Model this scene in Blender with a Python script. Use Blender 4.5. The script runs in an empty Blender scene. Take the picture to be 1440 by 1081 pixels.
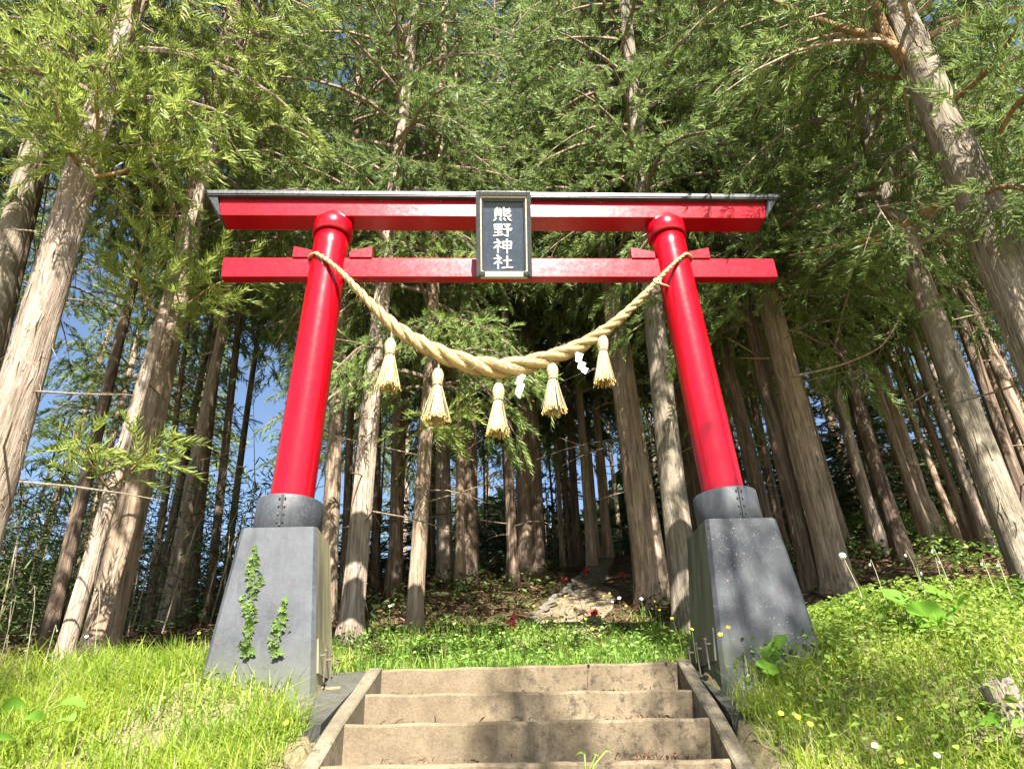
import bpy, math, random
import numpy as np
from mathutils import Vector, Matrix

random.seed(7)
RNG = np.random.default_rng(11)
PI = math.pi
scene = bpy.context.scene
COL = scene.collection

# ------------------------------------------------------------------ camera, sky, sun, exposure
FOC, PITCH, YAW, ROLL = 1002.694, math.radians(27.946), math.radians(3.788), math.radians(-2.242)
C0 = np.array([-0.33417, -5.67878, 0.0])
_F = np.array([math.sin(YAW)*math.cos(PITCH), math.cos(YAW)*math.cos(PITCH), math.sin(PITCH)])
_R = np.array([math.cos(YAW), -math.sin(YAW), 0.0]); _U = np.cross(_R, _F)
_R, _U = _R*math.cos(ROLL)+_U*math.sin(ROLL), -_R*math.sin(ROLL)+_U*math.cos(ROLL)
cam_data = bpy.data.cameras.new('camera')
cam = bpy.data.objects.new('camera', cam_data); COL.objects.link(cam)
cam_data.sensor_fit = 'HORIZONTAL'; cam_data.sensor_width = 36; cam_data.lens = FOC/1440*36
cam_data.clip_start = 0.05; cam_data.clip_end = 2000
cam.matrix_world = Matrix(((_R[0], _U[0], -_F[0], C0[0]), (_R[1], _U[1], -_F[1], C0[1]), (_R[2], _U[2], -_F[2], C0[2]), (0, 0, 0, 1)))
scene.camera = cam

SUN_EL, SUN_AZ = math.radians(50), math.radians(6)     # sun behind the camera, a little to its right
sun_dir = Vector((math.sin(SUN_AZ)*math.cos(SUN_EL), -math.cos(SUN_AZ)*math.cos(SUN_EL), math.sin(SUN_EL)))
world = bpy.data.worlds.new('World'); scene.world = world; world.use_nodes = True
nt = world.node_tree; nt.nodes.clear()
sky = nt.nodes.new('ShaderNodeTexSky'); sky.sky_type = 'NISHITA'; sky.sun_disc = False
sky.sun_elevation = SUN_EL; sky.sun_rotation = PI-SUN_AZ
sky.air_density = 1.0; sky.dust_density = 0.6; sky.ozone_density = 1.5
bg = nt.nodes.new('ShaderNodeBackground'); bg.inputs['Strength'].default_value = 0.05
out = nt.nodes.new('ShaderNodeOutputWorld')
nt.links.new(sky.outputs[0], bg.inputs[0]); nt.links.new(bg.outputs[0], out.inputs[0])
sl = bpy.data.lights.new('sun', 'SUN'); sl.energy = 5.0; sl.angle = math.radians(0.55); sl.color = (1.0, 0.95, 0.86)
so = bpy.data.objects.new('sun', sl); COL.objects.link(so); so.location = (5, -20, 25)
so.rotation_euler = (-sun_dir).to_track_quat('-Z', 'Y').to_euler()
scene.view_settings.view_transform = 'Standard'; scene.view_settings.look = 'None'
scene.view_settings.gamma = 1; scene.view_settings.use_curve_mapping = False
scene.view_settings.exposure = 2.2
scene.render.engine = 'CYCLES'
scene.cycles.max_bounces = 8; scene.cycles.transparent_max_bounces = 8; scene.cycles.diffuse_bounces = 4
scene.cycles.use_denoising = True

# ------------------------------------------------------------------ geometry helpers
def ray(u, v):
    d = _F+_R*(u-720)/FOC-_U*(v-540.5)/FOC
    return d/np.linalg.norm(d)
def at_y(u, v, y):
    d = ray(u, v); return C0+d*(y-C0[1])/d[1]
def at_dist(u, v, D):
    d = ray(u, v); return C0+d*D/math.hypot(d[0], d[1])

def sm(a, b, x):
    t = np.clip((np.asarray(x, float)-a)/(b-a), 0, 1); return t*t*(3-2*t)
def ground(x, y):
    x = np.asarray(x, float); y = np.asarray(y, float)
    base = 0.66+0.30*sm(1.8, 3.2, x)+0.03*sm(-2, -4, x)
    bank = np.clip(-(y+0.1), 0, 4.3)*0.49
    s = 0.23+0.115*sm(-6, -1, x)+0.05*sm(3, 7, x)
    t = np.clip(y-0.9, 0, None)
    lim = 8.6+5*sm(4, 9, x)
    h = np.where(t < lim, t, lim+(t-lim)*0.10)
    h = np.where(t > lim+40, lim+4+(t-lim-40)*0.0, h)
    hol = 0.25*np.exp(-((x-5.0)**2)/3-((y-1.6)**2)/1.2)
    bumps = 0.05*np.sin(1.7*x+0.6*y)*np.sin(1.1*y-0.4*x)*sm(0.8, 3, y)+0.03*np.sin(4.1*x+1.3)*np.sin(3.7*y+0.4*x)*sm(0.8, 2.5, y)
    path = path_mask(x, y)
    return base-bank+s*h-hol*(1-path)+bumps*(1-path)
def path_mask(x, y):
    cx = 0.55+(y-2.3)*0.30
    return (1-sm(0.42, 0.75, np.abs(x-cx)))*sm(1.3, 2.2, y)*(1-sm(11, 13, y))
def stair_cx(y): return 0.11+(y-0.1)*0.105
def in_stairs(x, y, pad=0.0):
    return (np.abs(x-stair_cx(y)) < 1.30+pad) & (y < 0.30)
def hit(u, v, h=0.0, dmin=3.0, dmax=60):
    d = ray(u, v); n = math.hypot(d[0], d[1])
    D = np.linspace(dmin, dmax, 4000); p = C0+np.outer(D/n, d)
    under = p[:, 2] < ground(p[:, 0], p[:, 1])+h
    i = int(np.argmax(under)) if under.any() else 600
    return p[i]

def mesh_np(name, verts, faces, mat=None, smooth=False, uvs=None, fmat=None):
    """faces: (n,3) or (n,4) int array, or list of such arrays"""
    me = bpy.data.meshes.new(name)
    if not isinstance(faces, list): faces = [faces]
    faces = [np.asarray(f, np.int32) for f in faces if len(f)]
    verts = np.asarray(verts, np.float32)
    nl = sum(f.size for f in faces); nf = sum(len(f) for f in faces)
    me.vertices.add(len(verts)); me.vertices.foreach_set('co', verts.ravel())
    me.loops.add(nl); me.loops.foreach_set('vertex_index', np.concatenate([f.ravel() for f in faces]))
    me.polygons.add(nf)
    tot = np.concatenate([np.full(len(f), f.shape[1], np.int32) for f in faces])
    st = np.concatenate([[0], np.cumsum(tot)[:-1]]).astype(np.int32)
    me.polygons.foreach_set('loop_start', st); me.polygons.foreach_set('loop_total', tot)
    me.polygons.foreach_set('use_smooth', np.full(nf, bool(smooth)))
    if fmat is not None: me.polygons.foreach_set('material_index', np.asarray(fmat, np.int32))
    me.update(calc_edges=True)
    for m in (mat if isinstance(mat, (list, tuple)) else [mat]):
        if m is not None: me.materials.append(m)
    return me

class MB:
    """collects shapes that become ONE mesh"""
    def __init__(s): s.v = []; s.q = []; s.t = []; s.n = 0
    def add(s, v, quads=None, tris=None):
        v = np.asarray(v, float).reshape(-1, 3)
        if quads is not None and len(quads): s.q.append(np.asarray(quads)+s.n)
        if tris is not None and len(tris): s.t.append(np.asarray(tris)+s.n)
        s.v.append(v); s.n += len(v); return s
    def hexa(s, b, t):
        """bottom 4 and top 4 corners, both counter-clockwise from above"""
        return s.add(list(b)+list(t), [(3, 2, 1, 0), (4, 5, 6, 7), (0, 1, 5, 4), (1, 2, 6, 5), (2, 3, 7, 6), (3, 0, 4, 7)])
    def box(s, x0, x1, y0, y1, z0, z1):
        return s.hexa([(x0, y0, z0), (x1, y0, z0), (x1, y1, z0), (x0, y1, z0)], [(x0, y0, z1), (x1, y0, z1), (x1, y1, z1), (x0, y1, z1)])
    def tube(s, P, r, n=8, caps=True, wob=None):
        v, q, t = tube_geo(P, r, n, caps, wob); return s.add(v, q, t)
    def ribbons(s, P, W):
        v, q = ribbon_geo(P, W); return s.add(v, q)
    def mesh(s, name, mat, smooth=False):
        fs = []
        if s.q: fs.append(np.concatenate(s.q))
        if s.t: fs.append(np.concatenate(s.t))
        return mesh_np(name, np.concatenate(s.v), fs, mat, smooth)

def frames(P):
    P = np.asarray(P, float); T = np.gradient(P, axis=0); T /= np.linalg.norm(T, axis=1)[:, None]+1e-12
    ref = np.array([0, 1.0, 0]) if abs(T[0, 2]) > 0.9 else np.array([0, 0, 1.0])
    A = np.empty_like(P); a = np.cross(T[0], ref); a /= np.linalg.norm(a)
    for i in range(len(P)):
        a = a-T[i]*np.dot(a, T[i]); a /= np.linalg.norm(a)+1e-12; A[i] = a
    return T, A, np.cross(T, A)
def tube_geo(P, r, n=8, caps=True, wob=None):
    P = np.asarray(P, float); k = len(P); r = np.broadcast_to(np.asarray(r, float), (k,))
    T, A, B = frames(P); ang = np.arange(n)*2*PI/n
    rr = r[:, None]*np.ones((1, n))
    if wob is not None: rr = rr*wob
    v = P[:, None]+rr[..., None]*(A[:, None]*np.cos(ang)[None, :, None]+B[:, None]*np.sin(ang)[None, :, None])
    v = v.reshape(-1, 3)
    i, j = np.meshgrid(np.arange(k-1), np.arange(n), indexing='ij'); j2 = (j+1) % n
    q = np.stack([i*n+j, i*n+j2, (i+1)*n+j2, (i+1)*n+j], -1).reshape(-1, 4)
    t = np.zeros((0, 3), int)
    if caps:
        v = np.concatenate([v, P[:1], P[-1:]]); c0, c1 = k*n, k*n+1; jj = np.arange(n); j2 = (jj+1) % n
        t = np.concatenate([np.stack([np.full(n, c0), j2, jj], -1), np.stack([np.full(n, c1), (k-1)*n+jj, (k-1)*n+j2], -1)])
    return v, q, t
def ribbon_geo(P, W):
    """P (n,k,3) centre lines, W (n,k,3) half widths"""
    n, k = P.shape[:2]
    v = np.stack([P-W, P+W], 2).reshape(-1, 3)
    b = (np.arange(n)*k*2)[:, None]+(np.arange(k-1)*2)[None, :]
    q = np.stack([b, b+1, b+3, b+2], -1).reshape(-1, 4)
    return v, q
def unit(a): return a/(np.linalg.norm(a, axis=-1, keepdims=True)+1e-12)

def obj(name, me, parent=None, loc=None, **props):
    o = bpy.data.objects.new(name, me); COL.objects.link(o)
    if loc is not None: o.location = loc
    if parent is not None: o.parent = parent
    for k, v in props.items(): o[k] = v
    return o
def thing(name, label, category, loc=(0, 0, 0), rot=None, group=None, me=None):
    o = bpy.data.objects.new(name, me); COL.objects.link(o); o.location = loc
    if rot is not None: o.rotation_euler = rot
    o['label'] = label; o['category'] = category
    if group: o['group'] = group
    return o
def bevel(o, w=0.01, seg=2):
    m = o.modifiers.new('bevel', 'BEVEL'); m.width = w; m.segments = seg; m.limit_method = 'ANGLE'; m.angle_limit = math.radians(35)
    return o

# ------------------------------------------------------------------ materials
def new_mat(name):
    m = bpy.data.materials.new(name); m.use_nodes = True; n = m.node_tree; n.nodes.clear()
    o = n.nodes.new('ShaderNodeOutputMaterial'); return m, n, o
def nd(n, typ, **k):
    a = n.nodes.new(typ)
    for key, v in k.items():
        if key in a.inputs.keys(): a.inputs[key].default_value = v
        else: setattr(a, key, v)
    return a
def coords(n, scale=(1, 1, 1), kind='Object'):
    tc = n.nodes.new('ShaderNodeTexCoord'); mp = n.nodes.new('ShaderNodeMapping'); mp.inputs['Scale'].default_value = scale
    n.links.new(tc.outputs[kind], mp.inputs[0]); return mp.outputs[0]
def noise(n, vec, scale, detail=5, rough=0.55, dist=0.0):
    a = nd(n, 'ShaderNodeTexNoise', Scale=scale, Detail=detail, Roughness=rough, Distortion=dist)
    n.links.new(vec, a.inputs['Vector']); return a.outputs['Fac']
def ramp(n, fac, stops):
    r = n.nodes.new('ShaderNodeValToRGB'); e = r.color_ramp.elements
    while len(e) < len(stops): e.new(0.5)
    for i, (p, c) in enumerate(stops):
        e[i].position = p; e[i].color = (c if isinstance(c, tuple) else (c, c, c))+(1,) if not isinstance(c, tuple) or len(c) == 3 else c
    n.links.new(fac, r.inputs[0]); return r.outputs[0]
def mixc(n, fac, a, b, mode='MIX'):
    m = n.nodes.new('ShaderNodeMix'); m.data_type = 'RGBA'; m.blend_type = mode
    for s, v in ((0, fac), (6, a), (7, b)):
        if isinstance(v, (int, float)): m.inputs[s].default_value = v
        elif isinstance(v, tuple): m.inputs[s].default_value = v+(1,) if len(v) == 3 else v
        else: n.links.new(v, m.inputs[s])
    return m.outputs[2]
def bsdf(n, o, color, rough=0.6, spec=0.5, bump=None, bstr=0.3, bdist=0.02, coat=0.0, crough=0.05):
    p = nd(n, 'ShaderNodeBsdfPrincipled'); p.inputs['Specular IOR Level'].default_value = spec
    for nm, v in (('Base Color', color), ('Roughness', rough)):
        if isinstance(v, tuple): p.inputs[nm].default_value = v+(1,)
        elif isinstance(v, (int, float)): p.inputs[nm].default_value = v
        else: n.links.new(v, p.inputs[nm])
    p.inputs['Coat Weight'].default_value = coat; p.inputs['Coat Roughness'].default_value = crough
    if bump is not None:
        b = nd(n, 'ShaderNodeBump', Strength=bstr, Distance=bdist); n.links.new(bump, b.inputs['Height']); n.links.new(b.outputs[0], p.inputs['Normal'])
    n.links.new(p.outputs[0], o.inputs[0]); return p

def mat_bark(name, dark, mid, pale, moss=0.25):
    m, n, o = new_mat(name)
    v = coords(n, (1, 1, 0.07)); v2 = coords(n, (1, 1, 0.35)); v3 = coords(n)
    inf = n.nodes.new('ShaderNodeObjectInfo')
    f1 = noise(n, v, 28, 6, 0.65, 0.3); f2 = noise(n, v2, 5, 4, 0.6); f3 = noise(n, v3, 1.6, 4, 0.6); f4 = noise(n, v, 70, 3, 0.6)
    c = ramp(n, f1, [(0.30, dark), (0.48, mid), (0.66, pale)])
    c = mixc(n, ramp(n, f2, [(0.35, 0.0), (0.7, 0.55)]), c, tuple(x*0.62 for x in mid), 'MIX')
    c = mixc(n, ramp(n, f3, [(0.52, 0.0), (0.75, moss)]), c, (0.13, 0.14, 0.075))
    f5 = noise(n, coords(n, (1, 1, 0.22)), 9, 6, 0.75, 1.2); c = mixc(n, ramp(n, f5, [(0.56, 0.0), (0.64, 0.6)]), c, tuple(x*1.15 for x in pale)); c = mixc(n, ramp(n, f5, [(0.33, 0.7), (0.42, 0.0)]), c, tuple(x*0.8 for x in dark))
    hv = n.nodes.new('ShaderNodeHueSaturation'); n.links.new(c, hv.inputs['Color'])
    mr = nd(n, 'ShaderNodeMapRange'); mr.inputs['To Min'].default_value = 0.72; mr.inputs['To Max'].default_value = 1.2
    n.links.new(inf.outputs['Random'], mr.inputs[0]); n.links.new(mr.outputs[0], hv.inputs['Value'])
    ad = n.nodes.new('ShaderNodeMath'); ad.operation = 'ADD'; n.links.new(f1, ad.inputs[0]); n.links.new(f4, ad.inputs[1])
    bsdf(n, o, hv.outputs[0], 0.85, 0.25, ad.outputs[0], 0.9, 0.03)
    return m
BARK_PALE = mat_bark('bark_pale', (0.10, 0.07, 0.052), (0.33, 0.25, 0.19), (0.52, 0.43, 0.345))
BARK_TAN = mat_bark('bark_tan', (0.075, 0.048, 0.032), (0.30, 0.215, 0.148), (0.52, 0.40, 0.295))
BARK_RED = mat_bark('bark_brown', (0.04, 0.026, 0.018), (0.155, 0.105, 0.075), (0.33, 0.245, 0.18), 0.2)
BARK_GREY = mat_bark('bark_grey', (0.09, 0.075, 0.055), (0.25, 0.205, 0.15), (0.40, 0.34, 0.26), 0.4)
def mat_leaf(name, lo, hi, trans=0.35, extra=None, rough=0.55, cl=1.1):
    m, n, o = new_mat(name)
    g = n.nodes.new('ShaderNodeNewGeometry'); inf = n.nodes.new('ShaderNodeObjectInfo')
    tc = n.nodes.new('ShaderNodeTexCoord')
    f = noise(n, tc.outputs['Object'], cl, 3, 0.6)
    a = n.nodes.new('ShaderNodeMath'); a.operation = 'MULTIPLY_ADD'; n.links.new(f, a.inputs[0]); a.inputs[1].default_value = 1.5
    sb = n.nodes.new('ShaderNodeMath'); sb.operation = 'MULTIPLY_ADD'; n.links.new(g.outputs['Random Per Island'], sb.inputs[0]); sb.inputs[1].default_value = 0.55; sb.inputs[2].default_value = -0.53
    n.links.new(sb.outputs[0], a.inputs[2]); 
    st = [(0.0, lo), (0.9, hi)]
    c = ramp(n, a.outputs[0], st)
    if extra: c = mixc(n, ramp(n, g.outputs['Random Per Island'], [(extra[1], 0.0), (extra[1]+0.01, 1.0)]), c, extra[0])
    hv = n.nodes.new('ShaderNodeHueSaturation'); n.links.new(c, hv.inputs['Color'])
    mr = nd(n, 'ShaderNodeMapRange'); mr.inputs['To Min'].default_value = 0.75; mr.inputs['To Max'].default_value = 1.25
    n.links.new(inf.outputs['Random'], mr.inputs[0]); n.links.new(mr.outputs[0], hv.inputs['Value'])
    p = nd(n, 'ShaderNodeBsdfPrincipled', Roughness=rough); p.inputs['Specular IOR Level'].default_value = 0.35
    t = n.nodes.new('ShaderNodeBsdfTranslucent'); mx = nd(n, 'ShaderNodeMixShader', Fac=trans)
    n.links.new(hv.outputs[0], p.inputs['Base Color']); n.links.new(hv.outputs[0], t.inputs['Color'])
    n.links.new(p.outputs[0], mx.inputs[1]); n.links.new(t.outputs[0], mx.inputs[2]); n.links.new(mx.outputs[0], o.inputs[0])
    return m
CEDAR = mat_leaf('cedar_needles', (0.03, 0.07, 0.018), (0.27, 0.35, 0.10), 0.42, ((0.22, 0.15, 0.06), 0.975))
CEDAR_BRIGHT = mat_leaf('cedar_needles_young', (0.09, 0.14, 0.03), (0.34, 0.40, 0.09), 0.42, ((0.26, 0.20, 0.08), 0.97))
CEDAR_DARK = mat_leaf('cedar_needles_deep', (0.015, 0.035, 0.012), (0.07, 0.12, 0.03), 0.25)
GRASS = mat_leaf('grass_blade', (0.12, 0.22, 0.02), (0.38, 0.46, 0.06), 0.5, ((0.42, 0.36, 0.20), 0.93), cl=1.5)
GRASS_GREEN = mat_leaf('grass_blade_green', (0.07, 0.16, 0.02), (0.24, 0.38, 0.05), 0.4, ((0.35, 0.30, 0.15), 0.97), cl=2)
HERB = mat_leaf('herb_leaf', (0.10, 0.20, 0.025), (0.34, 0.44, 0.08), 0.45, cl=2)
HERB_GREEN = mat_leaf('herb_leaf_green', (0.05, 0.12, 0.02), (0.24, 0.36, 0.07), 0.35, cl=2)
SHRUB = mat_leaf('undergrowth_leaf', (0.02, 0.05, 0.012), (0.12, 0.17, 0.04), 0.3, cl=0.8)
BIGLEAF = mat_leaf('broad_leaf', (0.16, 0.34, 0.04), (0.22, 0.42, 0.06), 0.5, cl=2)
IVY = mat_leaf('ivy_leaf', (0.04, 0.10, 0.018), (0.19, 0.27, 0.06), 0.25, cl=6)
LITTER = mat_leaf('forest_litter', (0.035, 0.018, 0.01), (0.20, 0.11, 0.06), 0.05, rough=0.8, cl=2)
STALK = mat_leaf('pale_stalk', (0.25, 0.28, 0.12), (0.5, 0.48, 0.32), 0.3, cl=2)

def mat_ground():
    m, n, o = new_mat('forest_floor')
    v = coords(n); a = noise(n, v, 0.9, 6, 0.6); b = noise(n, v, 14, 6, 0.7); c = noise(n, v, 60, 4, 0.7)
    base = ramp(n, b, [(0.3, (0.02, 0.013, 0.008)), (0.5, (0.07, 0.042, 0.025)), (0.7, (0.20, 0.13, 0.08))])
    base = mixc(n, ramp(n, a, [(0.5, 0.0), (0.65, 0.7)]), base, (0.06, 0.075, 0.025))
    sx = n.nodes.new('ShaderNodeSeparateXYZ'); n.links.new(v, sx.inputs[0])
    near = nd(n, 'ShaderNodeMapRange'); near.inputs['From Min'].default_value = 1.2; near.inputs['From Max'].default_value = 0.2
    n.links.new(sx.outputs['Y'], near.inputs[0])
    soil = ramp(n, b, [(0.3, (0.10, 0.085, 0.04)), (0.7, (0.30, 0.25, 0.14))])
    base = mixc(n, near.outputs[0], base, soil)
    bsdf(n, o, base, 0.95, 0.1, c, 0.8, 0.03); return m
def mat_concrete(name, lo, hi, stain=(0.07, 0.055, 0.04), samt=0.75, xstain=False):
    m, n, o = new_mat(name)
    v = coords(n); a = noise(n, v, 2.2, 5, 0.65, 0.4); b = noise(n, v, 60, 5, 0.7); c = noise(n, v, 220, 3, 0.6); d = noise(n, v, 13, 6, 0.75)
    col = ramp(n, a, [(0.3, lo), (0.7, hi)])
    col = mixc(n, ramp(n, b, [(0.35, 0.45), (0.6, 0.0)]), col, tuple(x*0.55 for x in lo))
    ms = n.nodes.new('ShaderNodeMath'); ms.operation = 'MULTIPLY'
    n.links.new(ramp(n, d, [(0.50, 0.0), (0.66, samt)]), ms.inputs[0]); 
    if xstain:
        sx = n.nodes.new('ShaderNodeSeparateXYZ'); n.links.new(v, sx.inputs[0])
        r = nd(n, 'ShaderNodeMapRange'); r.inputs['From Min'].default_value = -0.6; r.inputs['From Max'].default_value = 0.4; r.inputs['To Min'].default_value = 0.25
        n.links.new(sx.outputs['X'], r.inputs[0]); n.links.new(r.outputs[0], ms.inputs[1])
    else: n.links.new(ramp(n, a, [(0.35, 0.2), (0.6, 1.0)]), ms.inputs[1])
    col = mixc(n, ms.outputs[0], col, stain)
    ad = n.nodes.new('ShaderNodeMath'); ad.operation = 'ADD'; n.links.new(b, ad.inputs[0]); n.links.new(c, ad.inputs[1])
    bsdf(n, o, col, 0.9, 0.2, ad.outputs[0], 0.5, 0.008); return m
GROUND = mat_ground()
STEP = mat_concrete('step_concrete', (0.125, 0.095, 0.06), (0.25, 0.195, 0.125), (0.035, 0.03, 0.023), 0.9, xstain=True)
CURB = mat_concrete('curb_concrete', (0.11, 0.095, 0.065), (0.24, 0.195, 0.135), (0.045, 0.05, 0.028), 0.85)
SLAB = mat_concrete('slab_concrete', (0.045, 0.045, 0.038), (0.105, 0.10, 0.082), (0.03, 0.036, 0.02), 0.9)
PATH = mat_concrete('path_concrete', (0.14, 0.108, 0.068), (0.25, 0.20, 0.13), (0.07, 0.055, 0.035), 0.6)
STONE = mat_concrete('stone', (0.10, 0.085, 0.065), (0.20, 0.18, 0.14), (0.05, 0.07, 0.03), 0.8)

def mat_red():
    m, n, o = new_mat('red_enamel')
    v = coords(n, (1, 1, 1)); a = noise(n, v, 3, 4, 0.6); b = noise(n, v, 25, 5, 0.7); w = noise(n, v, 7, 2, 0.5)
    c = ramp(n, a, [(0.3, (0.29, 0.0007, 0.006)), (0.7, (0.37, 0.0014, 0.010))])
    st = noise(n, coords(n, (1, 1, 0.06)), 22, 5, 0.7); c = mixc(n, ramp(n, st, [(0.30, 0.35), (0.42, 0.0)]), c, (0.12, 0.002, 0.004)); sp = noise(n, v, 120, 3, 0.6); c = mixc(n, ramp(n, sp, [(0.70, 0.0), (0.76, 0.5)]), c, (0.30, 0.10, 0.09))
    rg = ramp(n, b, [(0.3, 0.17), (0.7, 0.24)])
    bsdf(n, o, c, rg, 0.5, w, 0.08, 0.02, 0.12, 0.2); return m
RED = mat_red()
def mat_black(name, lo, hi, rust=0.0, rough=(0.48, 0.72), fleck=0.0):
    m, n, o = new_mat(name)
    v = coords(n); a = noise(n, v, 3.0, 5, 0.6, 0.4); b = noise(n, v, 45, 5, 0.7); d = noise(n, v, 16, 5, 0.7)
    c = ramp(n, a, [(0.3, lo), (0.7, hi)])
    c = mixc(n, ramp(n, b, [(0.5, 0.0), (0.75, 0.35)]), c, tuple(min(1, x*2.2) for x in hi))
    if fleck:
        f = noise(n, v, 85, 5, 0.6); f2 = noise(n, v, 2.4, 2, 0.5)
        mm = n.nodes.new('ShaderNodeMath'); mm.operation = 'MULTIPLY'
        n.links.new(ramp(n, f, [(0.64, 0.0), (0.67, 1.0)]), mm.inputs[0]); n.links.new(ramp(n, f2, [(0.45, 0.0), (0.6, fleck)]), mm.inputs[1])
        c = mixc(n, mm.outputs[0], c, (0.50, 0.45, 0.45))
    if fleck is not None and rough[0] > .4:
        sk = noise(n, coords(n, (1, 1, 0.08)), 14, 5, 0.65); c = mixc(n, ramp(n, sk, [(0.52, 0.0), (0.68, 0.4)]), c, tuple(x*0.45 for x in lo)); c = mixc(n, ramp(n, sk, [(0.30, 0.3), (0.40, 0.0)]), c, tuple(x*1.8 for x in hi))
        sz = n.nodes.new('ShaderNodeSeparateXYZ'); n.links.new(v, sz.inputs[0]); zr_ = nd(n, 'ShaderNodeMapRange'); zr_.inputs['From Min'].default_value = 0.30; zr_.inputs['From Max'].default_value = -0.05; zr_.inputs['To Max'].default_value = 0.75
        zn_ = n.nodes.new('ShaderNodeMath'); zn_.operation = 'MULTIPLY_ADD'; n.links.new(d, zn_.inputs[0]); zn_.inputs[1].default_value = 0.5; n.links.new(sz.outputs['Z'], zn_.inputs[2])
        zs_ = n.nodes.new('ShaderNodeMath'); zs_.operation = 'SUBTRACT'; n.links.new(zn_.outputs[0], zs_.inputs[0]); zs_.inputs[1].default_value = 0.80; n.links.new(zs_.outputs[0], zr_.inputs[0]); c = mixc(n, zr_.outputs[0], c, (0.075, 0.08, 0.05))
    if rust: c = mixc(n, ramp(n, d, [(0.62, 0.0), (0.72, rust)]), c, (0.30, 0.03, 0.03))
    bsdf(n, o, c, ramp(n, b, [(0.3, rough[0]), (0.7, rough[1])]), 0.5, d, 0.15, 0.01); return m
STEEL = mat_black('grey_black_paint', (0.022, 0.025, 0.030), (0.062, 0.067, 0.076), 0.25, fleck=0.0)
STEEL_FLECK = mat_black('grey_black_paint_flecked', (0.020, 0.023, 0.027), (0.066, 0.070, 0.078), 0.2, fleck=1.0)
BLACK = mat_black('black_paint', (0.018, 0.02, 0.022), (0.05, 0.052, 0.055), 0.0, (0.3, 0.5))
BLUEBLACK = mat_black('slate_blue_panel', (0.03, 0.042, 0.065), (0.052, 0.07, 0.10), 0.0, (0.25, 0.4))
COPPER = mat_black('grey_roof_sheet', (0.03, 0.033, 0.038), (0.06, 0.064, 0.07), 0.0, (0.25, 0.5))
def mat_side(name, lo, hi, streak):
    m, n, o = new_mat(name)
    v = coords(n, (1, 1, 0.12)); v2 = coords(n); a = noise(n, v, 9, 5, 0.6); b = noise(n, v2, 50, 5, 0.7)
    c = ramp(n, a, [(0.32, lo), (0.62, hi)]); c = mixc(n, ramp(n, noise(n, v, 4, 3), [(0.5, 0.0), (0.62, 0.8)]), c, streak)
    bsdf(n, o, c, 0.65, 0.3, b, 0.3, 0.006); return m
SIDE_L = mat_side('algae_steel_lit_side', (0.17, 0.15, 0.08), (0.36, 0.33, 0.20), (0.09, 0.09, 0.07))  # algae stain, with the sunlit look of this inner face put into the colour
SIDE_R = mat_side('algae_steel_shaded_side', (0.055, 0.06, 0.045), (0.12, 0.125, 0.085), (0.04, 0.04, 0.035))  # same algae stain, darkened in the colour as the face turned from the sun
def mat_plain(name, c, rough=0.6, nz=0.25, sc=30, spec=0.4):
    m, n, o = new_mat(name); v = coords(n); a = noise(n, v, sc, 5, 0.65)
    col = ramp(n, a, [(0.3, tuple(x*(1-nz) for x in c)), (0.7, tuple(min(1, x*(1+nz)) for x in c))])
    bsdf(n, o, col, rough, spec, a, 0.2, 0.005); return m
WHITE = mat_plain('white_lettering', (0.78, 0.80, 0.76), 0.5, 0.06)
PAPER = mat_plain('white_paper', (0.80, 0.82, 0.82), 0.7, 0.04)
CREAM = mat_plain('cream_trim', (0.50, 0.44, 0.34), 0.6, 0.3, 60)
BOLT = mat_plain('galvanised_bolt', (0.12, 0.10, 0.08), 0.5, 0.25)
PETAL_Y = mat_plain('yellow_petal', (0.80, 0.60, 0.02), 0.5, 0.1)
PETAL_W = mat_plain('white_petal', (0.78, 0.78, 0.74), 0.6, 0.06)
PETAL_R = mat_plain('red_petal', (0.42, 0.035, 0.035), 0.5, 0.3, 20)
WOOD_GREY = mat_bark('weathered_wood', (0.12, 0.09, 0.07), (0.34, 0.275, 0.22), (0.50, 0.43, 0.36), 0.0)
DEADWOOD = mat_bark('dead_wood', (0.12, 0.085, 0.06), (0.30, 0.22, 0.16), (0.46, 0.36, 0.27), 0.1)
LIMB = mat_bark('limb_bark', (0.10, 0.055, 0.025), (0.30, 0.18, 0.08), (0.42, 0.28, 0.15), 0.1)
def mat_straw(name, a0, a1):
    m, n, o = new_mat(name); g = n.nodes.new('ShaderNodeNewGeometry')
    c = ramp(n, g.outputs['Random Per Island'], [(0.0, a0), (0.5, tuple((x+y)/2 for x, y in zip(a0, a1))), (1.0, a1)])
    v = coords(n); b = noise(n, v, 60, 3, 0.6); c = mixc(n, ramp(n, b, [(0.35, 0.35), (0.6, 0.0)]), c, tuple(x*0.5 for x in a0))
    bsdf(n, o, c, 0.65, 0.3, b, 0.3, 0.004); return m
STRAW = mat_straw('rice_straw', (0.32, 0.215, 0.085), (0.58, 0.44, 0.22))
STRAW_PALE = mat_straw('pale_rice_straw', (0.34, 0.27, 0.135), (0.62, 0.53, 0.33))
STRAW_TIP = mat_straw('straw_tip', (0.50, 0.30, 0.06), (0.72, 0.48, 0.14))

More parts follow.
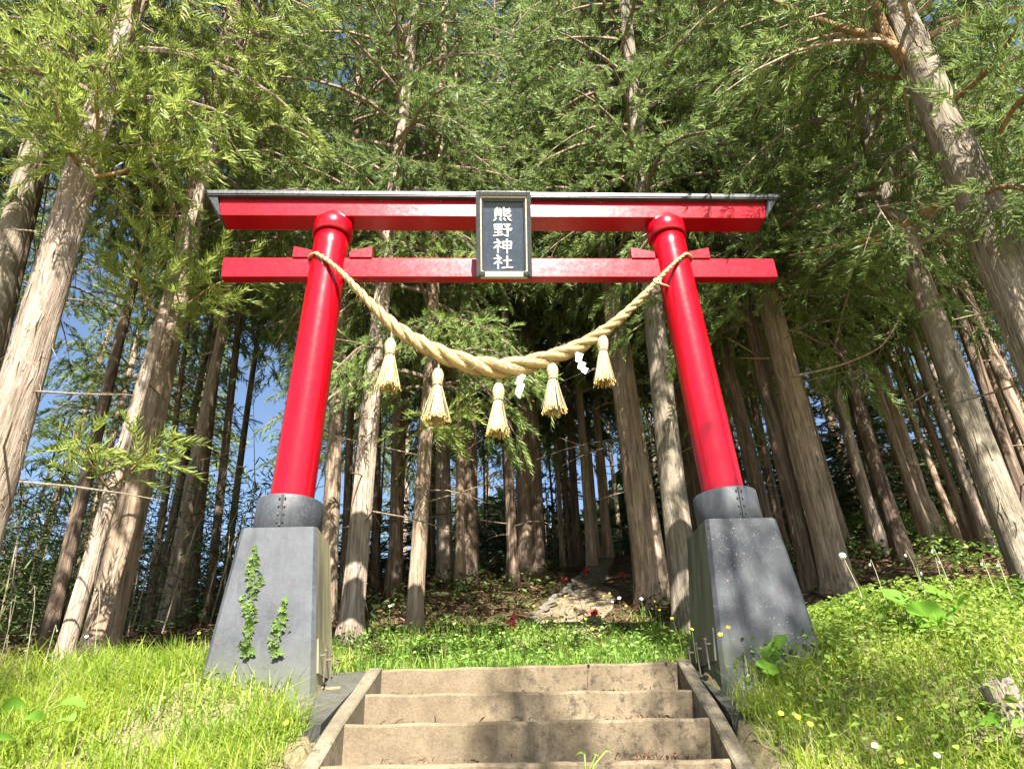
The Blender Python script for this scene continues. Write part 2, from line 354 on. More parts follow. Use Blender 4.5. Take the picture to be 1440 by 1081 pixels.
# ------------------------------------------------------------------ ground, path
def graded(a, b, near0, near1, dn, growth=1.25):
    xs = list(np.arange(near0, near1+1e-6, dn)); s = dn
    while xs[-1] < b: s *= growth; xs.append(xs[-1]+s)
    s = dn
    while xs[0] > a: s *= growth; xs.insert(0, xs[0]-s)
    return np.array(xs)
gx = graded(-400, 400, -8, 12, 0.14); gy = graded(-400, 700, -5, 12, 0.14)
X, Y = np.meshgrid(gx, gy, indexing='ij')
Z = ground(X, Y)
Z = np.where(in_stairs(X, Y, -0.06) & (Y > -4.4), Z-0.45, Z)
Z = np.where((np.abs(X-stair_cx(Y)) < 1.68) & (Y < 0.3) & (Y > -0.95), Z-0.13, Z)
Z += 0.018*np.sin(9*X+2*np.sin(5*Y))*np.sin(8*Y+1.5*np.sin(7*X))*(Y > -4)*(1-path_mask(X, Y))
nx, ny = len(gx), len(gy)
ii, jj = np.meshgrid(np.arange(nx-1), np.arange(ny-1), indexing='ij')
q = np.stack([ii*ny+jj, (ii+1)*ny+jj, (ii+1)*ny+jj+1, ii*ny+jj+1], -1).reshape(-1, 4)
obj('ground', mesh_np('ground', np.stack([X, Y, Z], -1).reshape(-1, 3), q, GROUND, True), kind='structure')

# the concrete path climbing the hill
ys = np.arange(2.0, 12.0, 0.2)
left = []; right = []
for k, y in enumerate(ys):
    cx = 0.55+(y-2.3)*0.30; w = 0.43+0.02*math.sin(3*y)
    left.append((cx-w+0.02*math.sin(7*y), y)); right.append((cx+w+0.03*math.sin(5*y), y))
nw = 9; V = []
for (lx, y), (rx, _) in zip(left, right):
    for t in np.linspace(0, 1, nw):
        x = lx+(rx-lx)*t; V.append((x, y, float(ground(0.55+(y-2.3)*0.30, y))+0.012+0.010*math.sin(5*x+3*y)))
n0 = len(V)
ii, jj = np.meshgrid(np.arange(len(ys)-1), np.arange(nw-1), indexing='ij')
q = np.stack([ii*nw+jj, ii*nw+jj+1, (ii+1)*nw+jj+1, (ii+1)*nw+jj], -1).reshape(-1, 4)
Vd = [(x, y, z-0.12) for x, y, z in V]
sq = []
for i in range(len(ys)-1):
    a, b = i*nw, (i+1)*nw; sq.append((a, b, b+n0, a+n0)); a, b = i*nw+nw-1, (i+1)*nw+nw-1; sq.append((b, a, a+n0, b+n0))
for j in range(nw-1): sq.append((j+1, j, j+n0, j+1+n0))
path = obj('path', mesh_np('path', V+Vd, np.concatenate([q, np.array(sq)]), PATH, False), kind='structure')

def rock_mesh(name, sx, sy, sz, seed, mat, sub=2, sharp=0.18):
    import bmesh
    bm = bmesh.new(); bmesh.ops.create_icosphere(bm, subdivisions=sub, radius=1)
    r = random.Random(seed); ph = [r.uniform(0, 6) for _ in range(9)]
    for v in bm.verts:
        c = v.co.copy(); d = 1+sharp*(math.sin(3*c.x+ph[0])*math.sin(2.7*c.y+ph[1])+0.6*math.sin(5*c.z+ph[2]+3*c.x))
        c = Vector([math.copysign(abs(k)**0.75, k) for k in c])
        v.co = Vector((c.x*sx*d, c.y*sy*d, c.z*sz*d))
    me = bpy.data.meshes.new(name); bm.to_mesh(me); bm.free(); me.materials.append(mat)
    for p in me.polygons: p.use_smooth = sub > 2
    return me
# edging stones along the left of the path, parts of the path
for k in range(17):
    y = 3.2+k*0.42; x = 0.55+(y-2.3)*0.30-0.50+random.uniform(-.03, .03)+0.05
    me = rock_mesh('edging_stone', random.uniform(.05, .08), random.uniform(.14, .2), random.uniform(.035, .055), k, STONE)
    o = obj('edging_stone', me, path, (x, y, float(ground(x, y))+0.05)); o.rotation_euler = (0.33, random.uniform(-.2, .2), random.uniform(-.5, .1)-0.28)
for k, (u, v, w, d, h) in enumerate([(767, 872, .30, .14, .07), (834, 878, .22, .14, .07), (820, 861, .20, .10, .05)]):
    p = hit(u, v); me = rock_mesh('threshold_stone', w*0.6, d*0.7, h, 40+k, STEP)
    o = obj('threshold_stone', me, path, (p[0], p[1], p[2]+0.03))

# ------------------------------------------------------------------ stairs
stairs = thing('concrete_stairs', 'weathered beige concrete steps with side curbs leading up to the red gate', 'stairs', (0, 0, -1.4))
SL = [(0.10, 0.656, 0.649), (-0.366, 0.448, 0.414), (-0.841, 0.244, 0.212), (-1.271, 0.022, -0.022), (-1.71, -0.21, -0.24), (-2.15, -0.44, -0.46), (-2.59, -0.66, -0.68), (-3.03, -0.89, -0.90), (-3.47, -1.12, -1.12)]
for k, (y, zl, zr) in enumerate(SL):
    cx = stair_cx(y); back = SL[k-1][0]+0.02 if k else 0.42
    nseg = 24; xs = np.linspace(cx-1.125, cx+1.125, nseg+1); mb = MB(); V = []
    for i, x in enumerate(xs):
        z = zl+(zr-zl)*i/nseg; jy = 0.006*math.sin(9*x+k)+0.004*math.sin(31*x); jz = 0.004*math.sin(13*x+2*k)
        V += [(x, y+jy, z-0.55), (x, y+jy, z-0.018+jz), (x, y+0.007+jy, z-0.005+jz), (x, y+0.022+jy, z+jz), (x, back+0.03*(k > 0)-0.0, z+0.004), (x, back+0.03*(k > 0), z-0.55)]
    Q = []
    for i in range(nseg):
        a = i*6; b = a+6
        for j in range(5): Q.append((a+j, b+j, b+j+1, a+j+1))
    Q.append((0, 1, 2, 3)); Q.append((3, 4, 5, 0)); e = nseg*6; Q.append((e+3, e+2, e+1, e)); Q.append((e, e+5, e+4, e+3))
    mb.add(V, Q); obj('step', mb.mesh('step', STEP), stairs, (0, 0, 1.4))
for s in (-1, 1):
    mb = MB(); yy = [0.34, 0.16, 0.08, 0.0]+list(np.arange(-0.3, -3.7, -0.3)); T = []; 
    for y in yy:
        zc = (np.interp(-y, [-t[0] for t in SL], [t[1] for t in SL]) if s < 0 else np.interp(-y, [-t[0] for t in SL], [t[2] for t in SL]))+0.016
        if y > 0.1: zc = min(zc, 0.68)
        xi = stair_cx(y)+s*1.128; xo = xi+s*(0.10+0.004*math.sin(8*y)); T.append((xi, xo, y, zc+0.004*math.sin(11*y)))
    V = []
    for xi, xo, y, z in T:
        V += [(xi, y, z-0.5), (xi, y, z-0.012), (xi+s*0.012, y, z), (xo-s*0.012, y, z), (xo, y, z-0.012), (xo, y, z-0.5)]
    Q = []
    for i in range(len(T)-1):
        a = i*6; b = a+6
        for j in range(5): Q.append((a+j, a+j+1, b+j+1, b+j) if s > 0 else (a+j+1, a+j, b+j, b+j+1))
    Q.append((0, 1, 2, 3)); Q.append((0, 3, 4, 5))
    obj('side_curb', MB().add(V, Q).mesh('side_curb', CURB), stairs, (0, 0, 1.4))
    # dark slab lying between curb and pedestal
    w = 0.34 if s < 0 else 0.26; mb = MB(); Vt = []
    for y in (0.30, -0.86):
        z = 0.665+(y-0.30)*0.36-(0.03 if s > 0 else 0)
        xi = stair_cx(y)+s*1.262; ww = w if y > -0.4 else w*0.8
        Vt.append([(xi, y, z), (xi+s*ww, y+0.01, z+0.015), (xi, y, z-0.2), (xi+s*ww, y+.01, z-0.2)])
    for a, b in zip(Vt[:-1], Vt[1:]):
        bt = [b[2], b[3], a[3], a[2]]; tp = [b[0], b[1], a[1], a[0]]
        if s < 0: bt = [bt[1], bt[0], bt[3], bt[2]]; tp = [tp[1], tp[0], tp[3], tp[2]]
        mb.hexa(bt, tp)
    obj('side_slab', mb.mesh('side_slab', SLAB), stairs, (0, 0, 1.4))

# ------------------------------------------------------------------ torii gate
torii = thing('torii_gate', 'large glossy red torii gate with black roof strip and grey pedestals over the steps', 'torii gate', (0, 0, 0.7))
TZ = (0, 0, -0.7)
def part(name, me, parent=torii, **k): return obj(name, me, parent, TZ if parent is torii else None, **k)
def axis_pt(s, z): return np.array([s*(1.8+(1.69-1.8)*(z-1.986)/(4.962-1.986)), 0, z])
for s in (-1, 1):
    P = [axis_pt(s, z) for z in np.linspace(1.70, 4.80, 12)]
    mb = MB().tube(P, np.linspace(0.176, 0.170, 12), 64)
    pil = part('pillar', mb.mesh('pillar', RED, True)); 
    zz = [4.69, 4.696, 4.845, 4.852, 4.95]; rr = [0.190, 0.196, 0.197, 0.191, 0.12]
    mb = MB().tube([axis_pt(s, z) for z in zz], rr, 64)
    o = obj('pillar_ring', mb.mesh('pillar_ring', RED, False), pil)
    for p in o.data.polygons: p.use_smooth = abs(p.normal.z) < 0.12 and p.area > 0.0005
    # dark collar round the foot of the pillar
    zz = [1.655, 1.66, 1.925, 1.932, 1.933]; rr = [0.262, 0.266, 0.262, 0.258, 0.176]
    col = part('collar', MB().tube([axis_pt(s, z) for z in zz], rr, 64).mesh('collar', STEEL, False))
    for p in col.data.polygons: p.use_smooth = abs(p.normal.z) < 0.5
    c = axis_pt(s, 1.8); sx = -1.806 if s < 0 else 1.832
    ang = math.atan2(sx-c[0], 0.262)
    nrm = np.array([math.sin(ang), -math.cos(ang), 0]); tg = np.array([math.cos(ang), math.sin(ang), 0])
    mb = MB(); pc = c+nrm*0.266
    def obox(mb, c, a, b, cdir, ha, hb, hc):
        V = [c+sa*ha*a+sb*hb*b+sc*hc*cdir for sc in (-1, 1) for sa, sb in ((-1, -1), (1, -1), (1, 1), (-1, 1))]
        mb.hexa(V[:4], V[4:])
    obox(mb, pc+np.array([0, 0, -0.005]), tg, nrm, np.array([0, 0, 1.0]), 0.009, 0.012, 0.125)
    obj('seam_strip', mb.mesh('seam_strip', BLACK), col)
    for k in range(4):
        for sd in (-1, 1):
            m2 = MB(); p = pc+tg*sd*0.022+np.array([0, 0, -0.1+0.064*k]); m2.tube([p-nrm*0.012, p+nrm*0.008], 0.007, 8)
            obj('bolt', m2.mesh('bolt', BLACK if (k+sd) % 3 else BOLT), col)

def yz_block(xl0, xl1, xr0, xr1, y0, y1, z0, z1):
    """beam whose ends may slant: xl0/xr0 at bottom, xl1/xr1 at top"""
    return MB().hexa([(xl0, y0, z0), (xr0, y0, z0), (xr0, y1, z0), (xl0, y1, z0)], [(xl1, y0, z1), (xr1, y0, z1), (xr1, y1, z1), (xl1, y1, z1)])
kas = part('upper_beam', yz_block(-2.785, -2.835, 2.725, 2.775, -0.112, 0.112, 4.882, 5.092).mesh('upper_beam', RED)); bevel(kas, 0.006)
nuki = part('lower_beam', yz_block(-2.695, -2.705, 2.735, 2.735, -0.052, 0.052, 4.178, 4.406).mesh('lower_beam', RED)); bevel(nuki, 0.006)
roof = obj('roof_cap', yz_block(-2.93, -2.955, 2.87, 2.895, -0.165, 0.165, 5.095, 5.140).mesh('roof_cap', BLACK), kas); bevel(roof, 0.004)
L0, L1 = -2.965, 2.905
def slab(y0, y1, a0, a1, b0, b1): return [(L0, y0, a0), (L1, y0, a0), (L1, y1, b0), (L0, y1, b0)], [(L0, y0, a1), (L1, y0, a1), (L1, y1, b1), (L0, y1, b1)]
mb = MB()
for a_ in (slab(-0.173, -0.168, 5.112, 5.148, 5.112, 5.148), slab(-0.173, 0.0, 5.149, 5.153, 5.172, 5.176), slab(0.001, 0.173, 5.172, 5.176, 5.149, 5.153), slab(0.168, 0.173, 5.112, 5.148, 5.112, 5.148)): mb.hexa(*a_)
sheet = obj('roof_sheet', mb.mesh('roof_sheet', COPPER), kas)
for s, x0, x1, xt in ((-1, -2.788, -2.838, -2.928), (1, 2.728, 2.778, 2.868)):
    V0 = [(x0, -0.115, 4.884), (x0+s*0.012, -0.115, 4.884), (x0+s*0.012, 0.115, 4.884), (x0, 0.115, 4.884)]
    V1 = [(x1, -0.150, 5.094), (xt, -0.150, 5.094), (xt, 0.150, 5.094), (x1, 0.150, 5.094)]
    if s < 0: V0 = [V0[1], V0[0], V0[3], V0[2]]; V1 = [V1[1], V1[0], V1[3], V1[2]]
    obj('end_board', MB().hexa(V0, V1).mesh('end_board', BLACK), kas)
for x0, x1, tall0 in ((-2.045, -1.83, True), (-1.50, -1.285, False), (1.285, 1.52, True), (1.86, 2.08, False)):
    h0, h1 = (0.125, 0.068) if tall0 else (0.068, 0.125)
    mb = MB().hexa([(x0, -0.068, 4.404), (x1, -0.068, 4.404), (x1, 0.068, 4.404), (x0, 0.068, 4.404)], [(x0, -0.068, 4.408+h0), (x1, -0.068, 4.408+h1), (x1, 0.068, 4.408+h1), (x0, 0.068, 4.408+h0)])
    part('wedge', mb.mesh('wedge', RED))
for x in (-1.22, -0.62, 1.02): obj('bolt', MB().tube([(x, -0.11, 5.075), (x, -0.122, 5.075)], 0.009, 8).mesh('bolt', BOLT), kas)

# pedestals: tapered steel-clad blocks with chamfered corners
for s in (-1, 1):
    cx = 1.8*s; zt, zb, ht, hb, ch = 1.653, 0.45, 0.288, 0.396, 0.028
    def oct_ring(z):
        h = ht+(hb-ht)*(zt-z)/(zt-zb)
        return [(cx-h+ch, -h, z), (cx+h-ch, -h, z), (cx+h, -h+ch, z), (cx+h, h-ch, z), (cx+h-ch, h, z), (cx-h+ch, h, z), (cx-h, h-ch, z), (cx-h, -h+ch, z)]
    zs = [0.12, 0.83, 1.25, zt-0.008, zt]; V = []
    for i, z in enumerate(zs):
        r = oct_ring(z)
        if i == 4: r = [((x-cx)*0.975+cx, y*0.975, z) for x, y, z in r]
        V += r
    Q = []; M = []
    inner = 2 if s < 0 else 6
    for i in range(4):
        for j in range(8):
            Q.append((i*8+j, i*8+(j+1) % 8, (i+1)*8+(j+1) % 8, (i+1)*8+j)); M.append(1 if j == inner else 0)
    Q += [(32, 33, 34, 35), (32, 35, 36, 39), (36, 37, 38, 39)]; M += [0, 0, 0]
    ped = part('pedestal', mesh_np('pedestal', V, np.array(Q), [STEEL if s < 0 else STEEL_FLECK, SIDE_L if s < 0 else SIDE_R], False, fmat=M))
    # riveted band at the foot on the inner side, with anchor bolts
    zi0, zi1 = 0.60, 0.83; sgn = -s
    hx = lambda z: ht+(hb-ht)*(zt-z)/(zt-zb)
    mb = MB(); e = 0.012
    b0 = [(cx+sgn*hx(zi0), -0.30, zi0), (cx+sgn*(hx(zi0)+e), -0.30, zi0), (cx+sgn*(hx(zi0)+e), 0.34, zi0), (cx+sgn*hx(zi0), 0.34, zi0)]
    b1 = [(cx+sgn*hx(zi1), -0.29, zi1), (cx+sgn*(hx(zi1)+e), -0.29, zi1), (cx+sgn*(hx(zi1)+e), 0.33, zi1), (cx+sgn*hx(zi1), 0.33, zi1)]
    if sgn < 0: b0 = b0[::-1]; b1 = b1[::-1]
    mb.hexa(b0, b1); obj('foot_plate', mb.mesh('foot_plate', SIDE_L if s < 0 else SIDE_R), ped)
    for yb in (-0.22, 0.02, 0.24):
        m2 = MB(); xb = cx+sgn*(hx(0.7)+0.045)
        m2.tube([(xb, yb, 0.55), (xb, yb, 0.77)], 0.006, 8).tube([(xb, yb, 0.752), (xb, yb, 0.768)], 0.012, 6).box(min(xb, xb-sgn*0.04), max(xb, xb-sgn*0.04), yb-0.012, yb+0.012, 0.72, 0.733)
        obj('anchor_bolt', m2.mesh('anchor_bolt', BOLT), ped)

# ------------------------------------------------------------------ name plaque
ptop = np.array([-0.005, -0.537, 4.826]); pbot = np.array([-0.005, -0.22, 4.057])
upv = unit(ptop-pbot); H = float(np.linalg.norm(ptop-pbot)); nrm = np.cross(np.array([1.0, 0, 0]), upv)   # towards the viewer and down
M = Matrix(((1, upv[0], nrm[0], pbot[0]), (0, upv[1], nrm[1], pbot[1]), (0, upv[2], nrm[2], pbot[2]), (0, 0, 0, 1)))
plq = thing('shrine_plaque', 'black framed name plaque with four white characters hung forward at the gate centre', 'plaque'); plq.matrix_world = M
W2 = 0.2635
def frame_piece(mb, x0, x1, y0, y1, z0, z1): mb.box(x0, x1, y0, y1, z0, z1)
fr = MB(); fr.box(-W2, -W2+0.040, 0, H, -0.10, 0); fr.box(W2-0.040, W2, 0, H, -0.10, 0); fr.box(-W2+0.040, W2-0.040, H-0.045, H, -0.10, 0)
frame = obj('frame', fr.mesh('frame', BLACK), plq); bevel(frame, 0.004)
o = obj('bottom_rail', MB().box(-W2+0.041, W2-0.041, 0.0, 0.050, -0.10, -0.004).mesh('bottom_rail', CREAM), plq)
tr = MB(); a, b = -W2+0.041, W2-0.041
tr.box(a, a+0.013, 0.052, H-0.046, -0.05, -0.010); tr.box(b-0.013, b, 0.052, H-0.046, -0.05, -0.010); tr.box(a+0.013, b-0.013, H-0.062, H-0.046, -0.05, -0.010)
obj('inner_trim', tr.mesh('inner_trim', CREAM), plq)
tr = MB(); a, b = a+0.014, b-0.014
tr.box(a, a+0.016, 0.052, H-0.064, -0.07, -0.018); tr.box(b-0.016, b, 0.052, H-0.064, -0.07, -0.018); tr.box(a+0.017, b-0.017, H-0.095, H-0.064, -0.07, -0.018)
obj('inner_frame', tr.mesh('inner_frame', BLACK), plq)
obj('panel', MB().box(-0.195, 0.195, 0.053, H-0.075, -0.09, -0.036).mesh('panel', BLUEBLACK), plq)
for x in (-W2+0.055, W2-0.055): obj('round_stud', MB().tube([(x, 0.026, -0.006), (x, 0.026, 0.006), (x, 0.026, 0.012)], [0.029, 0.029, 0.020], 24).mesh('round_stud', BLACK), plq)
SHI = [[(.19, .99), (.30, .86)], [(.03, .75), (.40, .79), (.24, .58), (.03, .36)], [(.24, .58), (.24, .01)], [(.27, .55), (.43, .40)]]
GLYPHS = [
 [[(.24, .99), (.10, .81), (.42, .84)], [(.36, .93), (.47, .79)], [(.13, .73), (.12, .33)], [(.13, .73), (.43, .74), (.43, .33)], [(.14, .60), (.42, .60)], [(.14, .47), (.42, .47)],
  [(.90, .93), (.62, .83)], [(.58, .99), (.58, .73), (.90, .71), (.93, .80)], [(.88, .61), (.62, .52)], [(.58, .67), (.58, .40), (.92, .38), (.95, .48)],
  [(.17, .24), (.05, .05)], [(.37, .22), (.42, .06)], [(.59, .22), (.66, .06)], [(.81, .24), (.95, .05)]],
 [[(.08, .93), (.10, .57)], [(.08, .93), (.45, .96), (.44, .57)], [(.10, .75), (.43, .76)], [(.10, .57), (.43, .58)], [(.27, .94), (.27, .16)], [(.08, .36), (.46, .39)], [(.01, .11), (.52, .20)],
  [(.56, .93), (.90, .95), (.76, .76)], [(.64, .82), (.80, .70)], [(.52, .59), (.99, .62), (.90, .47)], [(.77, .62), (.78, .07), (.63, .14)]],
 SHI+[[(.52, .81), (.54, .31)], [(.52, .81), (.96, .83), (.93, .32)], [(.54, .57), (.92, .58)], [(.54, .34), (.92, .34)], [(.73, 1.0), (.73, -.02)]],
 SHI+[[(.52, .58), (.95, .62)], [(.73, .93), (.73, .10)], [(.45, .07), (1.02, .11)]]]
for g, yc in zip(GLYPHS, (0.612, 0.456, 0.3025, 0.1495)):
    mb = MB()
    for k, st in enumerate(g):
        pts = [np.array([(x-.5)*.178-.010, (y-.5)*.134+yc, 0]) for x, y in st]; z = -0.0335+0.0003*k
        for a_, b_ in zip(pts[:-1], pts[1:]):
            d = unit(b_-a_); nn = np.array([-d[1], d[0], 0]); L = np.linalg.norm(b_-a_); horiz = abs(d[0]) > .8
            w0, w1, w2 = (.0068, .0052, .0078) if horiz else (.0094, .0082, .0066)
            ring = [a_-d*w0*.5-nn*w0*.6, a_+d*w0*.3-nn*w0, a_+d*L*.5-nn*w1, b_-d*w2*.2-nn*w2, b_+d*w2*.7-nn*w2*.2, b_+d*w2*.5+nn*w2*.7, b_-d*w2*.2+nn*w2, a_+d*L*.5+nn*w1, a_+d*w0*.3+nn*w0*.9, a_-d*w0*.8+nn*w0*.3]
            V = [p+np.array([0, 0, z]) for p in ring]+[p+np.array([0, 0, z-.004]) for p in ring]; c_ = len(ring); ctr = (a_+b_)/2+np.array([0, 0, z])
            V.append(ctr); T_ = [(20, q_, (q_+1) % c_) for q_ in range(c_)]; Q_ = [(q_, q_+c_, (q_+1) % c_+c_, (q_+1) % c_) for q_ in range(c_)]
            mb.add(V, Q_, T_)
    obj('character', mb.mesh('character', WHITE), plq)

# ------------------------------------------------------------------ straw rope
rp = [at_y(u, v, -0.205) for u, v in ((443, 352), (463, 368), (487, 390), (515, 421), (545, 451), (572, 472), (600, 488), (630, 502), (660, 512), (688, 518), (715, 520), (742, 514), (770, 505), (800, 494), (830, 479), (856, 461), (880, 441), (903, 418), (925, 395), (946, 372), (966, 353))]
rp = np.array(rp); rp[0, 1] = -0.165; rp[-1, 1] = -0.165; rp[1:4, 1] = -0.215; rp[-4:-1, 1] = -0.215; rp[10:12, 1] -= 0.02
rw = np.array([4.5, 5, 6, 9, 12.5, 14.5, 16, 18, 19.5, 20.5, 21, 19, 17, 15, 13, 11, 9.5, 7.5, 5.5, 4, 3.5])/1003*7.2*0.64
def resample(P, r, n):
    P = np.asarray(P); s = np.concatenate([[0], np.cumsum(np.linalg.norm(np.diff(P, axis=0), axis=1))]); t = np.linspace(0, s[-1], n)
    for _ in range(1): 
        Q = np.stack([np.interp(t, s, P[:, i]) for i in range(3)], -1)
    k = np.ones(15)/15; pad = 7
    for i in range(3):
        e = np.concatenate([2*Q[0, i]-Q[pad:0:-1, i], Q[:, i], 2*Q[-1, i]-Q[-2:-2-pad:-1, i]]); Q[:, i] = np.convolve(e, k, 'valid')
    return Q, np.interp(t, s, r), t
Q, RR, tt = resample(rp, rw, 260)
T, A, B = frames(Q)
turn = np.concatenate([[0], np.cumsum(np.diff(tt)/(RR[1:]*7.5+0.03))])*2*PI
rope = thing('straw_rope', 'thick twisted straw rope sagging between the two red pillars', 'rope', tuple(Q[130]))
def rope_obj(name, mb, mat, smooth=False, **k):
    me = mb.mesh(name, mat, smooth); return obj(name, me, rope, tuple(-Q[130]), **k)
for s in range(3):
    ph = turn+s*2*PI/3
    Cn = Q+(A*np.cos(ph)[:, None]+B*np.sin(ph)[:, None])*(RR*0.50)[:, None]
    tw = 1+0.05*np.sin(np.arange(10)*2*PI/10*4)[None, :]*np.ones((260, 1))
    st = rope_obj('rope_strand', MB().tube(Cn, RR*0.52, 10, True, tw), STRAW, True)
    # straws laid over the strand, following its twist
    t2, a2, b2 = frames(Cn); Ps = []; Ws = []
    for f in range(420):
        i0 = random.randint(0, 235); L = random.randint(10, 26); ids = np.clip(np.arange(i0, i0+L, 3), 0, 259); ids = np.resize(ids, 5) if len(ids) < 5 else ids[np.linspace(0, len(ids)-1, 5).astype(int)]
        th0 = random.uniform(0, 2*PI); th = th0+np.linspace(0, 1.5, 5); lift = np.array([1.02, 1.07, 1.06, 1.05, random.choice([1.02, 1.05, 1.15, 1.4])])
        d = a2[ids]*np.cos(th)[:, None]+b2[ids]*np.sin(th)[:, None]
        Ps.append(Cn[ids]+d*(RR[ids]*0.52*lift)[:, None]); Ws.append(unit(np.cross(d, t2[ids]))*random.uniform(0.0014, 0.0034))
    o = obj('loose_straw', MB().ribbons(np.array(Ps), np.array(Ws)).mesh('loose_straw', STRAW), st, kind='stuff')
# frayed straws sticking out
Ps = []; Ws = []
for f in range(800):
    i = int(np.clip(random.gauss(115, 60), 5, 250)); th = random.uniform(0, 2*PI); d = A[i]*math.cos(th)+B[i]*math.sin(th)
    p0 = Q[i]+d*RR[i]*0.9; L = random.uniform(0.02, 0.085); dr = unit(d*random.uniform(.2, .9)+T[i]*random.choice([-1, 1, 1])*random.uniform(.5, 1)+np.random.default_rng(f).normal(0, .25, 3))
    Ps.append([p0, p0+dr*L*.5, p0+dr*L+np.array([0, 0, -L*.25])]); w = unit(np.cross(dr, d+0.01))*0.0013; Ws.append([w, w, w*.4])
rope_obj('frayed_straw', MB().ribbons(np.array(Ps), np.array(Ws)), STRAW_PALE, kind='stuff')
# the ends are wound round the pillars
for s, i in ((-1, 0), (1, -1)):
    z0 = float(Q[i][2]); c = axis_pt(s, z0); n = 40; a0 = math.atan2(Q[i][1]-c[1], Q[i][0]-c[0]); P = []
    for k in range(n):
        t = k/(n-1); a = a0-s*(-1)*t*PI*1.35*(1); P.append((c[0]+math.cos(a)*0.186, c[1]+math.sin(a)*0.186, z0+0.04*math.sin(t*PI)+0.02*t))
    rope_obj('end_loop', MB().tube(P, 0.013, 8), STRAW, True)
kn = at_y(925, 397, -0.215)
P = [kn+np.array([0.03*math.cos(a)-0.01, -0.02+0.006*math.sin(a), 0.03*math.sin(a)]) for a in np.linspace(0, 2*PI*1.15, 24)]
rope_obj('knot', MB().tube(P, 0.011, 8).tube([kn+np.array(p) for p in ((0, -.02, -.02), (.03, -.03, -.045), (.075, -.02, -.05), (.10, -.015, -.065))], [.01, .009, .007, .004], 6), STRAW, True)

# ------------------------------------------------------------------ straw tassels
def tassel(u0, v0, v1, halfpx, ux, label, seed, vs):
    r = random.Random(seed); top = at_y(u0, v0, -0.205); bot = at_y(ux, v1, -0.205); L = top[2]-bot[2]; R = halfpx/1003*7.0
    t = thing('straw_tassel', label, 'tassel', tuple(top), group='straw tassels hanging from the rope')
    lean = (bot[0]-top[0])/L
    def c(z, x=0, y=0): return (x-lean*z, y, z)
    hr = 0.050
    hd = MB(); zz = np.linspace(0.0, -0.145, 9); rr = hr*np.array([0.55, 0.85, 0.98, 1.0, 1.0, 0.97, 0.92, 0.84, 0.78])
    hd.tube([c(z) for z in zz], rr, 20, True, 1+0.06*np.sin(np.arange(20)*2*PI/20*9)[None, :]*np.ones((9, 1)))
    Ps = []; Ws = []
    for k in range(70):
        a = r.uniform(0, 2*PI); da = r.uniform(-.3, .3); rw_ = np.interp([0, .25, .5, .75, 1], np.linspace(0, 1, 9), rr)*1.04+.001
        pts = [c(-0.145*f+(0.012 if f == 0 else 0), rw_[i]*math.cos(a+da*f), rw_[i]*math.sin(a+da*f)) for i, f in enumerate((0, .25, .5, .75, 1))]
        Ps.append(pts); w = np.array([-math.sin(a), math.cos(a), 0])*r.uniform(.0015, .003); Ws.append([w]*5)
    head = obj('head', hd.mesh('head', STRAW_PALE, True), t)
    obj('straw', MB().ribbons(np.array(Ps), np.array(Ws)).mesh('straw', STRAW_PALE), head, kind='stuff')
    P = [c(-0.15+0.004*math.sin(a/6), hr*0.86*math.cos(a), hr*0.86*math.sin(a)) for a in np.linspace(0, 4*PI, 50)]
    obj('binding', MB().tube(P, 0.005, 6).mesh('binding', STRAW, True), t)
    Ps = []; Ws = []; tips = MB()
    for k in range(330):
        a = r.uniform(0, 2*PI); q = math.sqrt(r.random()); r0 = hr*0.8*q; r1 = R*q*r.uniform(.85, 1.08); ln = L+r.uniform(-.03, .012)-0.02*(q < .5)
        m = (r0*0.55+r1*0.45)*r.uniform(.93, 1.07); kk = r.uniform(-.12, .12)
        zs_ = [-0.145, -0.145-(ln-0.145)*.5, -ln]
        pts = [c(zs_[0], r0*math.cos(a), r0*math.sin(a)), c(zs_[1], m*math.cos(a+kk), m*math.sin(a+kk)), c(zs_[2], r1*math.cos(a+kk*1.5), r1*math.sin(a+kk*1.5))]
        Ps.append(pts); aw = a+r.uniform(-.8, .8); w = np.array([-math.sin(aw), math.cos(aw), 0])*r.uniform(.0018, .0034); Ws.append([w*.9, w, w*.9])
    obj('skirt', MB().ribbons(np.array(Ps), np.array(Ws)).mesh('skirt', STRAW_PALE), t, kind='stuff')
    # the cut straw ends below
    Ps2 = [];
    for p in Ps[::2]:
        e = np.array(p[2]); d = unit(e-np.array(p[1])); Ps2.append([e, e+d*0.012])
    obj('cut_ends', MB().ribbons(np.array(Ps2), np.array([[np.array([.003, 0, 0])]*2]*len(Ps2))).mesh('cut_ends', STRAW_TIP), t, kind='stuff')
    zr = at_y(u0, vs, -0.205)[2]-top[2]
    if zr > 0.01: obj('cord', MB().tube([(0, 0, -0.01), (0.002, 0, zr*0.5), (0, 0.01, zr+0.03)], 0.0032, 6).tube([(0, 0, -0.01), (0.012, 0.004, zr*0.4), (0.008, 0.0, zr+0.03)], 0.0025, 5).mesh('cord', STRAW_PALE), t)
for a in ((549.5, 479, 545, 15.5, 546, 'small straw tassel hanging at the far left, nearest the left pillar', 1, 452),
          (616, 521, 590, 18.5, 613, 'widest straw tassel, flared, second along from the left pillar', 2, 500),
          (701, 542, 608, 14.5, 700, 'lowest straw tassel on a long cord under the middle of the rope', 3, 524),
          (776, 513, 578, 15.5, 780, 'straw tassel hanging between the two white zigzag papers', 4, 508),
          (847, 474, 538, 14.5, 850, 'highest straw tassel on the right, beside the outer zigzag paper', 5, 468)): tassel(*a)

